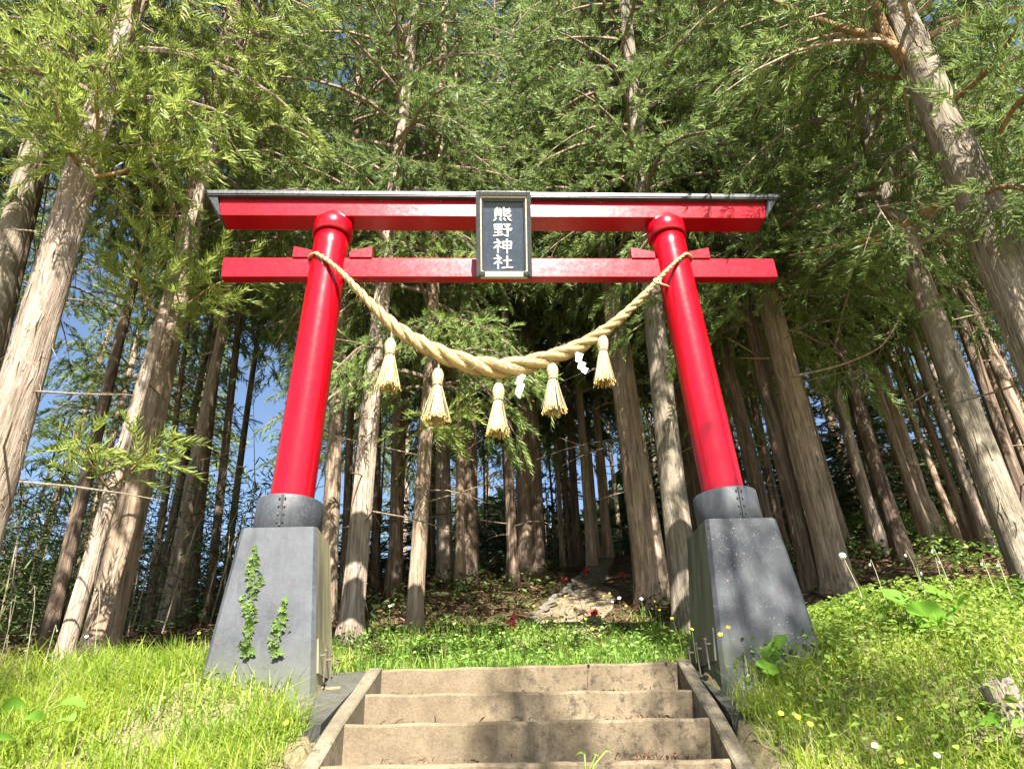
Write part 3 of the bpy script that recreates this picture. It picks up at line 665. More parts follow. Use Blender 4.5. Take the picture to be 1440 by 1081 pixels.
# ------------------------------------------------------------------ zigzag paper streamers
def streamer(pts, label, y, rot):
    P0 = at_y(*pts[0], y); t = thing('paper_streamer', label, 'paper streamer', tuple(P0), group='white zigzag papers on the rope')
    V = [at_y(u, v, y)-P0 for u, v in pts[1:]]
    # pts after first: folded panels, 4 corners each
    for k in range(0, len(V), 4):
        c = np.array(V[k:k+4]); dy = -0.012*(k//4 % 2)-0.004*k/4; c = c+np.array([0, dy, 0]); mb = MB()
        f = [tuple(x) for x in c]; b = [(x[0], x[1]+0.0025, x[2]) for x in c]
        mb.add(f+b, [(3, 2, 1, 0), (4, 5, 6, 7), (0, 1, 5, 4), (1, 2, 6, 5), (2, 3, 7, 6), (3, 0, 4, 7)])
        obj('paper_fold', mb.mesh('paper_fold', PAPER), t)
    obj('cord', MB().tube([V[0]*0.5+V[1]*0.5, (0, 0.01, 0.01)], 0.003, 5).mesh('cord', STRAW_PALE), t)
streamer([(733, 520), (728, 523), (737, 523), (733, 535), (726, 533), (731, 526), (739, 529), (732, 543), (724, 541), (730, 537), (738, 541), (733, 553), (725, 550), (727, 546), (735, 548), (731, 562), (724, 555)], 'narrow white zigzag paper hanging near the rope middle, right of the lowest tassel', -0.23, 0)
streamer([(811, 488), (808, 490), (815, 490), (814, 501), (808, 499), (810, 496), (820, 499), (816, 512), (809, 509), (814, 507), (824, 511), (819, 522), (812, 518), (818, 516), (827, 520), (823, 528), (817, 524)], 'broad white zigzag paper hanging beside the right-hand tassel', -0.23, 0)

# ------------------------------------------------------------------ ivy on the left pedestal
def ivy_leaf_mesh(i):
    s = 0.040; out = [(0, -.1), (.45, -.32), (.55, .02), (.95, .15), (.55, .42), (.38, .62), (0, 1.15), (-.38, .62), (-.55, .42), (-.95, .15), (-.55, .02), (-.45, -.32)]
    V = [(0, 0.25*s, 0.006)]+[(x*s*.85, y*s, 0.0-0.004*(abs(x) > .5)) for x, y in out]
    return mesh_np('leaf', V, np.array([(0, k+1, (k+1) % 12+1) for k in range(12)]), IVY)
leaf_meshes = [ivy_leaf_mesh(0)]
def ivy(pts, label, n, seed):
    r = random.Random(seed)
    def on_face(u, v):
        d = ray(u, v); m = (0.396-0.288)/(1.653-0.45)   # front face: y = -(0.288+(1.653-z)*m)
        # solve C+d t
        t = (-(0.288+1.653*m)-C0[1]+C0[2]*m)/(d[1]-d[2]*m); return C0+d*t
    base = on_face(*pts[-1][:2]); t = thing('ivy_vine', label, 'ivy', tuple(base), group='ivy climbing the left pedestal')
    P = [on_face(u, v)-base+np.array([0, -.006, 0]) for u, v, w in pts]
    obj('stem', MB().tube(P, 0.004, 6).mesh('stem', HERB_GREEN), t)
    cum = np.linspace(0, 1, len(pts))
    for k in range(n):
        f = 1-(k+0.5)/n; f = f**0.9
        u = np.interp(f, cum, [p[0] for p in pts]); v = np.interp(f, cum, [p[1] for p in pts]); w = np.interp(f, cum, [p[2] for p in pts])
        p = on_face(u+r.gauss(0, .6)*w, v+r.uniform(-6, 6))-base
        o = obj('leaf', leaf_meshes[0], t, (p[0], p[1]-r.uniform(.012, .035), p[2])); sc = r.uniform(.5, 1.15)*(0.8+0.2*f); o.scale = (sc, sc, sc)
        o.rotation_euler = (PI/2+r.uniform(-.15, .75)*1.0-0.75+PI*0, r.uniform(-.3, .3), PI+r.uniform(-.7, .7)) if False else (math.radians(-90-r.uniform(-10, 35)), r.uniform(-.35, .35)+PI, r.uniform(-.45, .45))
ivy([(358, 766, 3), (359, 785, 5), (358, 805, 10), (357, 825, 12), (352, 850, 11), (350, 880, 9), (349, 905, 7), (348, 925, 7)], 'tall thick ivy vine climbing the front of the left pedestal', 92, 3)
ivy([(402, 846, 3), (400, 862, 6), (393, 880, 9), (388, 900, 7), (386, 925, 6)], 'shorter thin ivy vine to the right on the left pedestal', 40, 4)

# ------------------------------------------------------------------ cedar foliage
def spray_template(r, n, k, L, w, sl):
    """a drooping branchlet along +X with n rope-like strands; returns (P, W) ribbons"""
    P = []; W = []
    for i in range(n):
        f = (i+0.7)/n; ax = np.array([L*f, 0.05*L*math.sin(5*f+r.random()), -0.28*L*f*f])
        th = r.uniform(0, 2*PI) if i % 3 == 0 else (PI/2 if i % 2 else -PI/2)+r.gauss(0, .5)
        side = np.array([0, math.sin(th), math.cos(th)*0.6])
        ln = sl*r.uniform(.6, 1.15)*(1.15-0.5*f)
        d0 = unit(np.array([0.75, 0, 0])+side*0.75); d1 = unit(np.array([1.0, 0, 0.10])+side*0.55)
        pts = [ax, ax+d0*ln*.45, ax+d0*ln*.45+d1*ln*.55] if k == 3 else [ax, ax+(d0+d1)*.5*ln]
        wd = unit(np.cross(d0, np.array([r.gauss(0, 1), r.gauss(0, 1), r.gauss(0, 1)])))
        ws = [wd*w*.75, wd*w, wd*w*.25] if k == 3 else [wd*w, wd*w*.3]
        P.append(pts); W.append(ws)
    return np.array(P, float), np.array(W, float)
def rot_to(dirs, rolls):
    """matrices whose X column is dir, Z roughly up, then rolled"""
    X_ = unit(dirs); up = np.array([0, 0, 1.0]); Yv = np.cross(up, X_); bad = np.linalg.norm(Yv, axis=1) < 1e-3; Yv[bad] = (0, 1, 0)
    Y_ = unit(Yv); Z_ = np.cross(X_, Y_); c, s = np.cos(rolls)[:, None], np.sin(rolls)[:, None]
    Y2 = Y_*c+Z_*s; Z2 = -Y_*s+Z_*c
    return np.stack([X_, Y2, Z2], -1)
def crown_meshes(seed, H_, R_, nb, detail, mat, sp=0.16, shape=0.75, bias=1.0):
    """crown hanging from z=0 (lowest branches) to z=H_ (tip)"""
    r = random.Random(seed); rng = np.random.default_rng(seed)
    pos = []; drs = []; sc = []; limbs = MB()
    for b in range(nb):
        t = ((b+r.random())/nb)**bias; z0 = H_*t; ln = R_*(1-t)**shape*r.uniform(.65, 1.2)*(0.75+0.25*min(1, t/0.12)); az = b*2.399+r.uniform(-.4, .4)
        hd = np.array([math.cos(az), math.sin(az), 0]); lat = np.array([-math.sin(az), math.cos(az), 0]); bend = r.uniform(-.25, .25)
        up = r.uniform(.1, .45)+0.5*t; dr = r.uniform(.35, .75)
        path_ = lambda s: np.array([0, 0, z0])+hd*ln*s+lat*bend*ln*s*s+np.array([0, 0, 1])*ln*(up*s-dr*s*s)
        ss = np.linspace(0, 1, 6); limbs.tube([path_(s) for s in ss], np.interp(ss, [0, 1], [0.012+0.012*ln, 0.005]), 5, False)
        s = 0.22; sd = 1
        while s < 1.0:
            p = path_(s); tg = unit(path_(min(1, s+.05))-path_(s-.05)); L2 = (0.25+0.40*ln*(1-s)**.8)*r.uniform(.7, 1.2)
            d = unit(tg*0.75+unit(np.cross([0, 0, 1], tg))*sd*r.uniform(.5, 1)+np.array([0, 0, r.uniform(-.25, .2)])); sd = -sd
            m = max(1, int(L2/sp))
            for q_ in range(m):
                f = (q_+.5)/m; pos.append(p+d*L2*f+np.array([0, 0, -0.22*L2*f*f])); dd = unit(d+rng.normal(0, .45, 3)+np.array([0, 0, -.15])); drs.append(dd); sc.append(r.uniform(.7, 1.15)*(0.7+0.3*(1-t)))
            if L2 > 0.5: limbs.tube([p, p+d*L2*.5+np.array([0, 0, -.03*L2]), p+d*L2+np.array([0, 0, -.2*L2])], [.008, .006, .003], 4, False)
            s += sp/ln*0.9+0.01
        for q_ in range(2): pos.append(path_(1.0-0.05*q_)); drs.append(unit(path_(1.0)-path_(.9))); sc.append(1.0)
    pos = np.array(pos); drs = np.array(drs); sc = np.array(sc); n = len(pos)
    Mx = rot_to(drs, rng.uniform(-.6, .6, n)); allv = []; allq = []; off = 0
    temps = [spray_template(random.Random(seed*7+i), *detail) for i in range(4)]
    for i, (TP, TW) in enumerate(temps):
        ids = np.arange(i, n, 4); m = len(ids)
        P = np.einsum('mij,skj->mski', Mx[ids], TP)*sc[ids][:, None, None, None]+pos[ids][:, None, None, :]
        W = np.einsum('mij,skj->mski', Mx[ids], TW)
        v, q_ = ribbon_geo(P.reshape(-1, TP.shape[1], 3), W.reshape(-1, TP.shape[1], 3)); allv.append(v); allq.append(q_+off); off += len(v)
    print('crown', seed, n, len(np.concatenate(allq))*2)
    return mesh_np('crown', np.concatenate(allv), np.concatenate(allq), mat), limbs.mesh('branches', DEADWOOD)
NEAR = (42, 3, 0.38, 0.0064, 0.13); FAR = (26, 2, 0.44, 0.013, 0.18)
crown_bright = [crown_meshes(101+i, 10.0, 2.3, 60, NEAR, CEDAR_BRIGHT, 0.19, bias=1.6) for i in range(2)]
crown_near = [crown_meshes(201+i, 12.0, 2.5, 80, NEAR, CEDAR, 0.185, bias=1.4) for i in range(3)]
crown_near.append(crown_near[0])
crown_far = [crown_meshes(301+i, 12.0, 2.4, 58, FAR, CEDAR, 0.20, bias=1.2) for i in range(3)]
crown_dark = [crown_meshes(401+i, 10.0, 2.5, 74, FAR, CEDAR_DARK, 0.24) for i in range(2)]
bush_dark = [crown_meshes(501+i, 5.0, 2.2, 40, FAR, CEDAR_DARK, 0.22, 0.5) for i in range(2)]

def branch_spray_mesh(seed, path_pts, mat, width=0.6, n=26, det=NEAR):
    r = random.Random(seed); rng = np.random.default_rng(seed); P0 = np.array(path_pts); pos = []; drs = []
    for k in range(n):
        s = r.uniform(.25, 1)*(len(P0)-1); i = min(int(s), len(P0)-2); p = P0[i]+(P0[i+1]-P0[i])*(s-i); tg = unit(P0[i+1]-P0[i])
        off = rng.normal(0, 1, 3)*width*np.array([.5, .5, .35]); pos.append(p+off); drs.append(unit(tg*.5+off/width+rng.normal(0, .3, 3)))
    pos = np.array(pos); Mx = rot_to(np.array(drs), rng.uniform(-.6, .6, n)); TP, TW = spray_template(r, *det)
    P = np.einsum('mij,skj->mski', Mx, TP)+pos[:, None, None, :]; W = np.einsum('mij,skj->mski', Mx, TW)
    v, q_ = ribbon_geo(P.reshape(-1, TP.shape[1], 3), W.reshape(-1, TP.shape[1], 3)); return mesh_np('foliage', v, q_, mat)

def trunk_mesh(P, r0, r1, seed, n=20, flare=0.35, rough=1.0):
    """tapering, slightly fluted trunk along P"""
    rng = np.random.default_rng(seed); P = np.asarray(P); k = len(P); h = np.linalg.norm(P-P[0], axis=1); ang = np.arange(n)*2*PI/n
    rad = r0+(r1-r0)*(h/h[-1])**0.9
    wob = np.ones((k, n))
    for f in range(5):
        m_ = rng.integers(2, 8); wob += rough*0.022*np.sin(m_*ang[None, :]+rng.uniform(0, 6)+h[:, None]*rng.uniform(-.5, .5))
    wob += rough*0.012*rng.normal(0, 1, (k, n))
    fl = np.exp(-h/0.22)*flare*1.5; wob += fl[:, None]*(1+0.5*np.sin(5*ang+rng.uniform(0, 6)))[None, :]
    return MB().tube(P, rad, n, True, wob)
def flakes(P, r0, r1, seed, n, L=(0.08, 0.3), w=0.012):
    """peeling bark strips standing off a trunk"""
    r = random.Random(seed); P = np.asarray(P); T_, A_, B_ = frames(P); k = len(P); Ps = []; Ws = []
    for f in range(n):
        s = r.uniform(0.02, 0.97)*(k-1); i = min(int(s), k-2); fr_ = s-i; c = P[i]*(1-fr_)+P[i+1]*fr_; rad = r0+(r1-r0)*s/(k-1)
        a = r.uniform(0, 2*PI); d = A_[i]*math.cos(a)+B_[i]*math.sin(a); ln = r.uniform(*L); up = T_[i]*r.choice([1, 1, -1]); tw = unit(np.cross(d, up))
        off = r.uniform(.1, 1)**2*0.10*ln/0.3
        Ps.append([c+d*rad*0.995, c+d*(rad+0.006)+up*ln*.5+tw*r.uniform(-.01, .01), c+d*(rad+0.01+off)+up*ln+tw*r.uniform(-.03, .03)]); wv = tw*w*r.uniform(.4, 1); Ws.append([wv, wv, wv*.3])
    return MB().ribbons(np.array(Ps), np.array(Ws))

MATS = {'p': BARK_PALE, 't': BARK_TAN, 'r': BARK_RED, 'g': BARK_GREY}
tree_no = 0
def dead_branches(P, r0, r1, seed, n, zlo, zhi, lmax=1.3):
    r = random.Random(seed); mb = MB(); base = P[0]; tip = P[-1]; Lz = tip[2]-base[2]
    for k in range(n):
        z = r.uniform(zlo, zhi); f = z/Lz; c = base+(tip-base)*f; a = r.uniform(0, 2*PI); rad = r0+(r1-r0)*f; L = r.uniform(.25, 1)*lmax
        d = np.array([math.cos(a), math.sin(a), r.uniform(-.25, .25)]); e = np.array([r.uniform(-.3, .3), r.uniform(-.3, .3), r.uniform(-.5, .1)])
        mb.tube([c+d*rad*.8, c+d*(rad+L*.35)+e*L*.05, c+d*(rad+L*.7)+e*L*.25, c+d*(rad+L)+e*L*.55], [.011, .009, .006, .003], 5, False)
        if r.random() < .5:
            q0 = c+d*(rad+L*.5)+e*L*.13; mb.tube([q0, q0+np.array([r.uniform(-.3, .3), r.uniform(-.3, .3), r.uniform(-.2, .3)])*L*.9], [.005, .002], 4, False)
    return mb
def tree(base, top_dir, r0, mat, label, crown=None, crown_z=6.0, crown_scale=1.0, height=20.0, group=None, dead=6, bark=0, kind='cedar_tree', nside=20, crown_xy=1.0):
    """base: foot of the trunk; top_dir: unit-ish lean vector with z=1"""
    global tree_no; tree_no += 1; sd = tree_no
    base = np.array(base, float); r0 = .085 if 'photographer' in label else r0; t = thing(kind, label, 'tree', tuple(base), group=group)
    ks = 34 if nside > 12 else 14; h = np.linspace(0, 1, ks)**1.25*height; r = random.Random(sd)
    ph = r.uniform(0, 6); P = np.array([[top_dir[0]*z+0.03*math.sin(z*.45+ph), top_dir[1]*z+0.03*math.cos(z*.5+ph), z] for z in h]); P -= P[0]*np.array([1, 1, 0])
    P[0, 2] = -0.25
    rt = r0*0.30; tr_ = obj('trunk', trunk_mesh(P, r0, rt, sd, nside).mesh('trunk', mat, True), t)
    if bark:
        o = obj('peeling_bark', flakes(P[:int(ks*.75)], r0, r0*.6, sd, bark).mesh('peeling_bark', mat), tr_, kind='stuff')
    if dead: obj('dead_branches', dead_branches(P, r0, rt, sd, dead, 1.2, max(2.0, min(crown_z+1.5, height*.8))).mesh('dead_branches', DEADWOOD), t, kind='stuff')
    if crown:
        cm, lm = crown; rz = r.uniform(0, 6.28); s = crown_scale
        for nm, me in (('crown', cm), ('branches', lm)):
            o = obj(nm, me, t, (top_dir[0]*crown_z, top_dir[1]*crown_z, crown_z)); o.rotation_euler = (-top_dir[1]*.8, top_dir[0]*.8, rz) if False else (0, 0, rz)
            o.scale = (s*crown_xy, s*crown_xy, s*(height-crown_z+0.6)/12.0 if me in [c[i] for c in crown_near+crown_far for i in (0, 1)] else s*(height-crown_z+0.6)/10.0)
            o['kind'] = 'stuff'
    return t, P
def place(u1, v1, u2, v2, wpx, mat, label, vc=None, D=None, diam=None, crowns=None, **k):
    """trunk whose axis is seen through two pixels; D = horizontal distance of the trunk (None: foot at pixel 1 on the ground)"""
    if D is None:
        p = hit(u1, v1, 0.0, 5.5); D = math.hypot(p[0]-C0[0], p[1]-C0[1])
    p1 = at_dist(u1, v1, D); hd = unit(np.array([p1[0]-C0[0], p1[1]-C0[1], 0]))
    d2 = ray(u2, v2); p2 = C0+d2*(D/np.dot(d2, hd)); lean = (p2-p1)/(p2[2]-p1[2]); lean = lean*0.8 if D > 12 else lean
    z0 = float(ground(p1[0]-lean[0]*(p1[2]-1), p1[1])); b = p1-lean*(p1[2]-z0); z0 = float(ground(b[0], b[1])); b = p1-lean*(p1[2]-z0)
    depth = np.dot(p1-C0, _F); r0 = (diam or wpx/FOC*depth)/2
    cz = 6.0
    if vc is not None:
        d = ray(lean[0]*0+u2, vc); cz = C0[2]+D*d[2]/math.hypot(d[0], d[1])-b[2]+0.5
    t, P = tree(b, (lean[0], lean[1], 1), r0, MATS[mat], label, crowns, max(2.5, cz), **k)
    return t, P, b, D
G = 'cedar trees standing behind the gate'
CN = crown_near; CF = crown_far; CB = crown_bright; CD = crown_dark
named = {}
spec = [
 # u1, v1, u2, v2, width, bark, vc, D, crown, label, extra
 (18, 590, 108, 290, 62, 'p', 190, 7.0, CB[0], 'broad pale cedar trunk with peeling bark leaning in from the left edge', dict(bark=420, dead=10, crown_scale=1.0)),
 (150, 868, 215, 560, 50, 't', 270, 8.6, CB[1], 'stout tan cedar left of the gate with a thinner trunk leaning against it', dict(bark=160, dead=8)),
 (98, 892, 175, 640, 27, 'p', 120, 7.6, None, 'slim pale cedar in front of the stout tan one left of the gate', dict(bark=90, dead=3, height=12)),
 (12, 380, 52, 215, 44, 'g', 200, 9.0, CD[0], 'dark grey cedar trunk at the upper left edge behind the broad pale one', dict(dead=6)),
 (6, 440, 30, 335, 24, 'r', 300, 11.0, CN[0], 'reddish cedar trunk glimpsed between the two trunks at the left edge', {}),
 (207, 878, 224, 720, 14, 't', 640, 14.0, CF[0], 'thin sunlit tan trunk between the stout tan cedar and the left pedestal', dict(height=9, crown_scale=.6)),
 (262, 857, 291, 600, 25, 'r', 430, None, CF[1], 'thick dark brown trunk left of the left pedestal against blue sky', {}),
 (293, 848, 322, 580, 14, 'r', 470, None, CF[2], 'narrow dark trunk just right of the thick dark brown one, left of the gate', {}),
 (312, 860, 346, 591, 12, 'r', 450, 16.0, CF[0], 'narrow dark trunk touching the outline of the left pedestal', {}),
 (463, 806, 475, 580, 27, 't', 440, 9.6, CN[1], 'tan trunk showing along the right side of the left red pillar', dict(dead=9)),
 (485, 823, 494, 580, 14, 'r', 430, 13.5, CF[1], 'dark narrow trunk between the left red pillar and the pale leaning one', {}),
 (492, 903, 525, 573, 35, 'p', 385, None, CN[2], 'pale flaky trunk leaning right, nearest the top of the steps on the left', dict(bark=260, dead=8)),
 (528, 803, 530, 700, 11, 'r', 560, 14.0, CF[2], 'thin reddish trunk just right of the pale flaky one', {}),
 (558, 800, 563, 640, 15, 'r', 480, 13.0, CF[0], 'dark brown trunk between the pale flaky one and the slim tan one', {}),
 (581, 888, 595, 620, 24, 't', 600, None, CN[3], 'slim tan trunk with a tuft of foliage, third from the steps on the left', dict(bark=60, dead=8, crown_scale=.8)),
 (601, 786, 602, 700, 9, 'r', 620, 15.5, CF[1], 'very thin reddish trunk in front of the bright tied one', {}),
 (626, 790, 624, 640, 24, 'p', 590, None, CF[2], 'bright trunk with a dark wire tied round it, left of the path', dict(dead=5)),
 (658, 820, 662, 600, 27, 'r', 540, None, CN[0], 'brown flared trunk in the middle of the bank left of the path', dict(dead=6)),
 (671, 773, 668, 690, 7, 't', 640, 17.0, CF[0], 'very thin pale trunk half behind the brown flared one', {}),
 (739, 793, 735, 600, 24, 't', 420, None, CF[1], 'left one of the two touching trunks in the centre below the plaque', dict(dead=8)),
 (756, 788, 751, 600, 21, 'r', 410, None, CF[2], 'right, redder one of the two touching trunks in the centre', dict(dead=8)),
 (791, 787, 784, 690, 8, 't', 600, 17.0, CF[0], 'thin trunk left of the cluster at the top of the path', {}),
 (802, 790, 796, 715, 6, 'r', 640, 18.0, CF[1], 'thinnest reddish trunk in the cluster at the top of the path', {}),
 (813, 790, 806, 660, 13, 'r', 590, 15.0, CF[2], 'leftmost sturdy trunk at the left rim of the path top', dict(dead=6)),
 (832, 790, 825, 660, 14, 'p', 580, 14.6, CF[0], 'bright trunk standing right at the top of the path on the left', dict(dead=6)),
 (856, 788, 846, 670, 13, 't', 560, 15.5, CF[1], 'trunk at the middle of the path top leaning slightly right', dict(dead=6)),
 (840, 760, 834, 680, 7, 'p', 600, 17.5, CF[2], 'thin trunk behind and between the two at the path top', {}),
 (903, 842, 886, 690, 20, 'r', 420, 10.6, CF[0], 'dark trunk half hidden behind the thick one right of the path', {}),
 (923, 848, 892, 620, 48, 't', 360, None, CN[1], 'thick brown trunk immediately right of the path', dict(bark=120, dead=6)),
 (967, 852, 940, 600, 42, 'g', 340, 8.6, CN[2], 'straight grey trunk between the path and the right pedestal', dict(dead=3, bark=30)),
 (1073, 726, 1048, 629, 24, 'r', 440, 10.5, CN[3], 'brown trunk behind the right red pillar', dict(dead=6)),
 (1182, 838, 1110, 550, 44, 't', 470, None, CN[0], 'large mottled trunk just right of the right pedestal', dict(bark=120, dead=9)),
 (1135, 790, 1090, 590, 27, 'r', 500, 9.6, CN[1], 'reddish trunk tucked behind the large mottled one by the right pedestal', dict(dead=6)),
 (1178, 726, 1142, 590, 13, 't', 540, 14.5, CF[1], 'thin trunk between the large mottled one and the pale pair on the right', {}),
 (1229, 737, 1178, 545, 18, 'p', 450, 13.0, CF[2], 'pale slim trunk, left one of the pair on the right bank', dict(dead=6)),
 (1251, 741, 1190, 500, 27, 't', 440, None, CN[2], 'sturdy tan trunk, right one of the pair on the right bank', dict(dead=7)),
 (1284, 697, 1232, 540, 15, 't', 460, None, CF[0], 'slender trunk leaning left in the middle of the right wood', dict(dead=5)),
 (1324, 693, 1286, 590, 10, 't', 500, None, CF[1], 'very slender trunk deep in the right wood, left of its twin', {}),
 (1338, 688, 1300, 590, 12, 'r', 480, None, CF[2], 'slender brown trunk deep in the right wood, right of its twin', {}),
 (1357, 676, 1300, 510, 17, 'p', 440, None, CF[0], 'sunlit pale trunk in the right wood left of the huge mottled ones', {}),
 (1386, 731, 1325, 540, 14, 'p', 420, None, CF[1], 'slim pale trunk curving up beside the huge mottled one at right', {}),
 (1440, 782, 1340, 510, 46, 'g', 380, 8.4, CN[3], 'huge mottled grey trunk reaching the right edge above the grass', dict(bark=100, dead=6)),
 (1426, 669, 1372, 520, 20, 'r', 430, 12.0, CN[0], 'reddish trunk behind the huge mottled one near the right edge', {}),
 (1440, 602, 1395, 490, 18, 't', 420, 12.5, CF[2], 'tan trunk at the right edge behind the reddish one', {}),
 (1397, 333, 1278, 37, 72, 'g', 130, 6.6, CN[2], 'largest grey-green cedar trunk leaning in from the upper right corner', dict(bark=260, dead=4, height=17)),
]
for (u1, v1, u2, v2, w, m, vc, D, cr, lab, ex) in spec:
    named[lab] = place(u1, v1, u2, v2, w, m, lab, vc, D, crowns=cr, group=G, nside=20 if w > 18 else 12, **ex)

# prominent limbs that cross the picture, each a part of its tree
def limb(key, pts, D, r0, r1, mat=LIMB, leaf=None, nleaf=0, width=0.4, lm=CEDAR):
    t, P, b, D0 = named[key]
    Ds = np.linspace(D[0], D[1], len(pts)) if isinstance(D, tuple) else [D]*len(pts)
    W = np.array([at_dist(u, v, d) for (u, v), d in zip(pts, Ds)])-b
    s = np.linspace(0, 1, len(W)); s2 = np.linspace(0, 1, len(W)*4); W2_ = np.stack([np.interp(s2, s, W[:, i]) for i in range(3)], -1)
    k = np.array([.25, .5, .25])
    for _ in range(3): W2_[1:-1] = W2_[:-2]*.25+W2_[1:-1]*.5+W2_[2:]*.25
    o = obj('limb', MB().tube(W2_, np.linspace(r0, r1, len(W2_)), 9).mesh('limb', mat, True), t)
    if nleaf: obj('foliage', branch_spray_mesh(len(pts)*31+nleaf, W2_, lm, width, nleaf), o, kind='stuff')
    return o
big = spec[-1][9]; bl = spec[0][9]; tanL = spec[1][9]; slimL = spec[2][9]
limb(big, [(1320, 112), (1250, 58), (1180, 40), (1110, 12), (1060, -20)], (6.5, 6.2), .055, .03)
limb(big, [(1275, 90), (1240, 40), (1226, -10), (1224, -60)], (6.5, 6.3), .07, .05)
limb(big, [(1345, 268), (1300, 300), (1240, 335), (1180, 345), (1110, 360)], (6.6, 7.4), .045, .012, LIMB, None, 26, .35)
limb(big, [(1395, 210), (1425, 150), (1460, 120)], (6.5, 6.0), .03, .015, LIMB, None, 40, .45)
limb(big, [(1330, 150), (1380, 110), (1420, 60), (1440, 10)], (6.5, 5.9), .03, .012, LIMB, None, 35, .4)
limb(big, [(1370, 280), (1410, 260), (1450, 270)], (6.5, 6.1), .025, .012, LIMB, None, 45, .35)
limb(big, [(1290, 110), (1240, 110), (1180, 90), (1120, 70)], (6.8, 7.2), .025, .01, LIMB, None, 55, .5)
limb(bl, [(125, 250), (165, 245), (205, 228), (235, 195), (240, 150)], (6.9, 6.5), .026, .01, LIMB, None, 40, .45, CEDAR_BRIGHT)
limb(bl, [(112, 232), (90, 205), (78, 150), (76, 80)], (6.8, 6.3), .026, .01, LIMB, None, 46, .42, CEDAR_BRIGHT)
limb(bl, [(128, 235), (140, 180), (132, 130), (165, 60)], (6.8, 6.0), .024, .01, LIMB, None, 50, .5, CEDAR_BRIGHT)
limb(tanL, [(236, 440), (262, 430), (300, 400), (350, 385)], (7.6, 7.2), .022, .008, LIMB, None, 30, .35, CEDAR_BRIGHT)
limb(slimL, [(222, 440), (205, 425), (190, 380), (205, 330)], (7.5, 7.3), .02, .008, LIMB, None, 40, .38, CEDAR_BRIGHT)
limb(slimL, [(155, 690), (140, 670), (120, 640), (105, 610)], (7.5, 7.3), .012, .006, LIMB, None, 15, .22, CEDAR_BRIGHT)
limb(slimL, [(160, 685), (185, 660), (205, 640), (225, 630)], (7.5, 7.2), .012, .006, LIMB, None, 17, .22, CEDAR_BRIGHT)
limb(spec[14][9], [(600, 600), (612, 596), (640, 590)], (8.2, 8.0), .012, .006, LIMB, None, 22, .25, CEDAR_BRIGHT)
limb(spec[31][9], [(1112, 530), (1180, 515), (1240, 490), (1265, 450)], (8.2, 8.0), .016, .006, DEADWOOD)
# forest wire on the bright trunk
t, P, b, D0 = named[spec[16][9]]
z = float(at_dist(625, 725, D0)[2]-b[2]); c = P[0]*0+np.array([P[5, 0], P[5, 1], z]); mb = MB()
mb.tube([c+np.array([.215*math.cos(a), .215*math.sin(a), .03*math.sin(a)]) for a in np.linspace(0, 2*PI, 20)], .01, 5)
mb.tube([c+np.array([-.2, -.08, -.03]), c+np.array([-.55, -.4, -.5])], .006, 4); obj('tie_wire', mb.mesh('tie_wire', BLACK), t)

# filler trees deeper in the wood, seen between the nearer trunks
rf = random.Random(5); placed = [np.array(n[2][:2]) for n in named.values()]
def free(x, y, dmin):
    p = np.array([x, y])
    if any(np.linalg.norm(p-q_) < dmin for q_ in placed): return False
    return not (path_mask(x, y) > 0.01)
cnt = 0; tries = 0
while cnt < 62 and tries < 4000:
    tries += 1
    az = math.radians(rf.uniform(-42, 50)); D = rf.uniform(15.5, 36); x = C0[0]+D*math.sin(az); y = C0[1]+D*math.cos(az)
    if az < -0.2 and rf.random() < 0.6: continue
    if not free(x, y, 1.7): continue
    placed.append(np.array([x, y])); cnt += 1
    tree((x, y, float(ground(x, y))), (rf.gauss(0, .012), rf.gauss(0, .012), 1), rf.uniform(.10, .20), MATS[rf.choice('ttprg')], 'slender straight cedar deep in the wood behind the front rows', rf.choice(CF), rf.uniform(5, 9), 1.0, rf.uniform(16, 21), group='background cedars deep in the wood', dead=7, nside=8, crown_xy=.85)
cnt = 0; tries = 0
while cnt < 20 and tries < 4000:
    tries += 1
    az = math.radians(rf.choice([rf.uniform(17, 46), rf.uniform(-12, 10), rf.uniform(17, 46), rf.uniform(-30, -14)])); D = rf.uniform(11.5, 17); x = C0[0]+D*math.sin(az); y = C0[1]+D*math.cos(az)
    if not free(x, y, .9): continue
    placed.append(np.array([x, y])); cnt += 1
    tree((x, y, float(ground(x, y))), (rf.gauss(0, .02), rf.gauss(0, .02), 1), rf.uniform(.075, .125), MATS[rf.choice('tppr')], 'slim cedar at middle distance between the larger trunks', rf.choice(CF), rf.uniform(6.0, 8.5), 1.0, rf.uniform(16, 20), group='slim cedars between the larger trunks', dead=8, nside=10, crown_xy=.75)
# understorey: low dark evergreens that close the view between the trunks
cnt = 0; tries = 0
while cnt < 104 and tries < 8000:
    tries += 1
    az = math.radians(rf.uniform(-42, 52)); D = rf.uniform(19, 34); x = C0[0]+D*math.sin(az); y = C0[1]+D*math.cos(az)
    if not free(x, y, 1.2) or (az < -0.12 and rf.random() < .1): continue
    placed.append(np.array([x, y])); cnt += 1; hh = rf.uniform(4.5, 8) if az > -0.12 else rf.uniform(3.8, 5.5)
    tree((x, y, float(ground(x, y))), (0, 0, 1), .06, BARK_RED, 'low dark evergreen filling the gaps between distant trunks', rf.choice(bush_dark), 0.3, 1.0, hh, group='low evergreens in the distance', dead=0, nside=6, kind='evergreen_bush', crown_xy=rf.uniform(.9, 1.25))

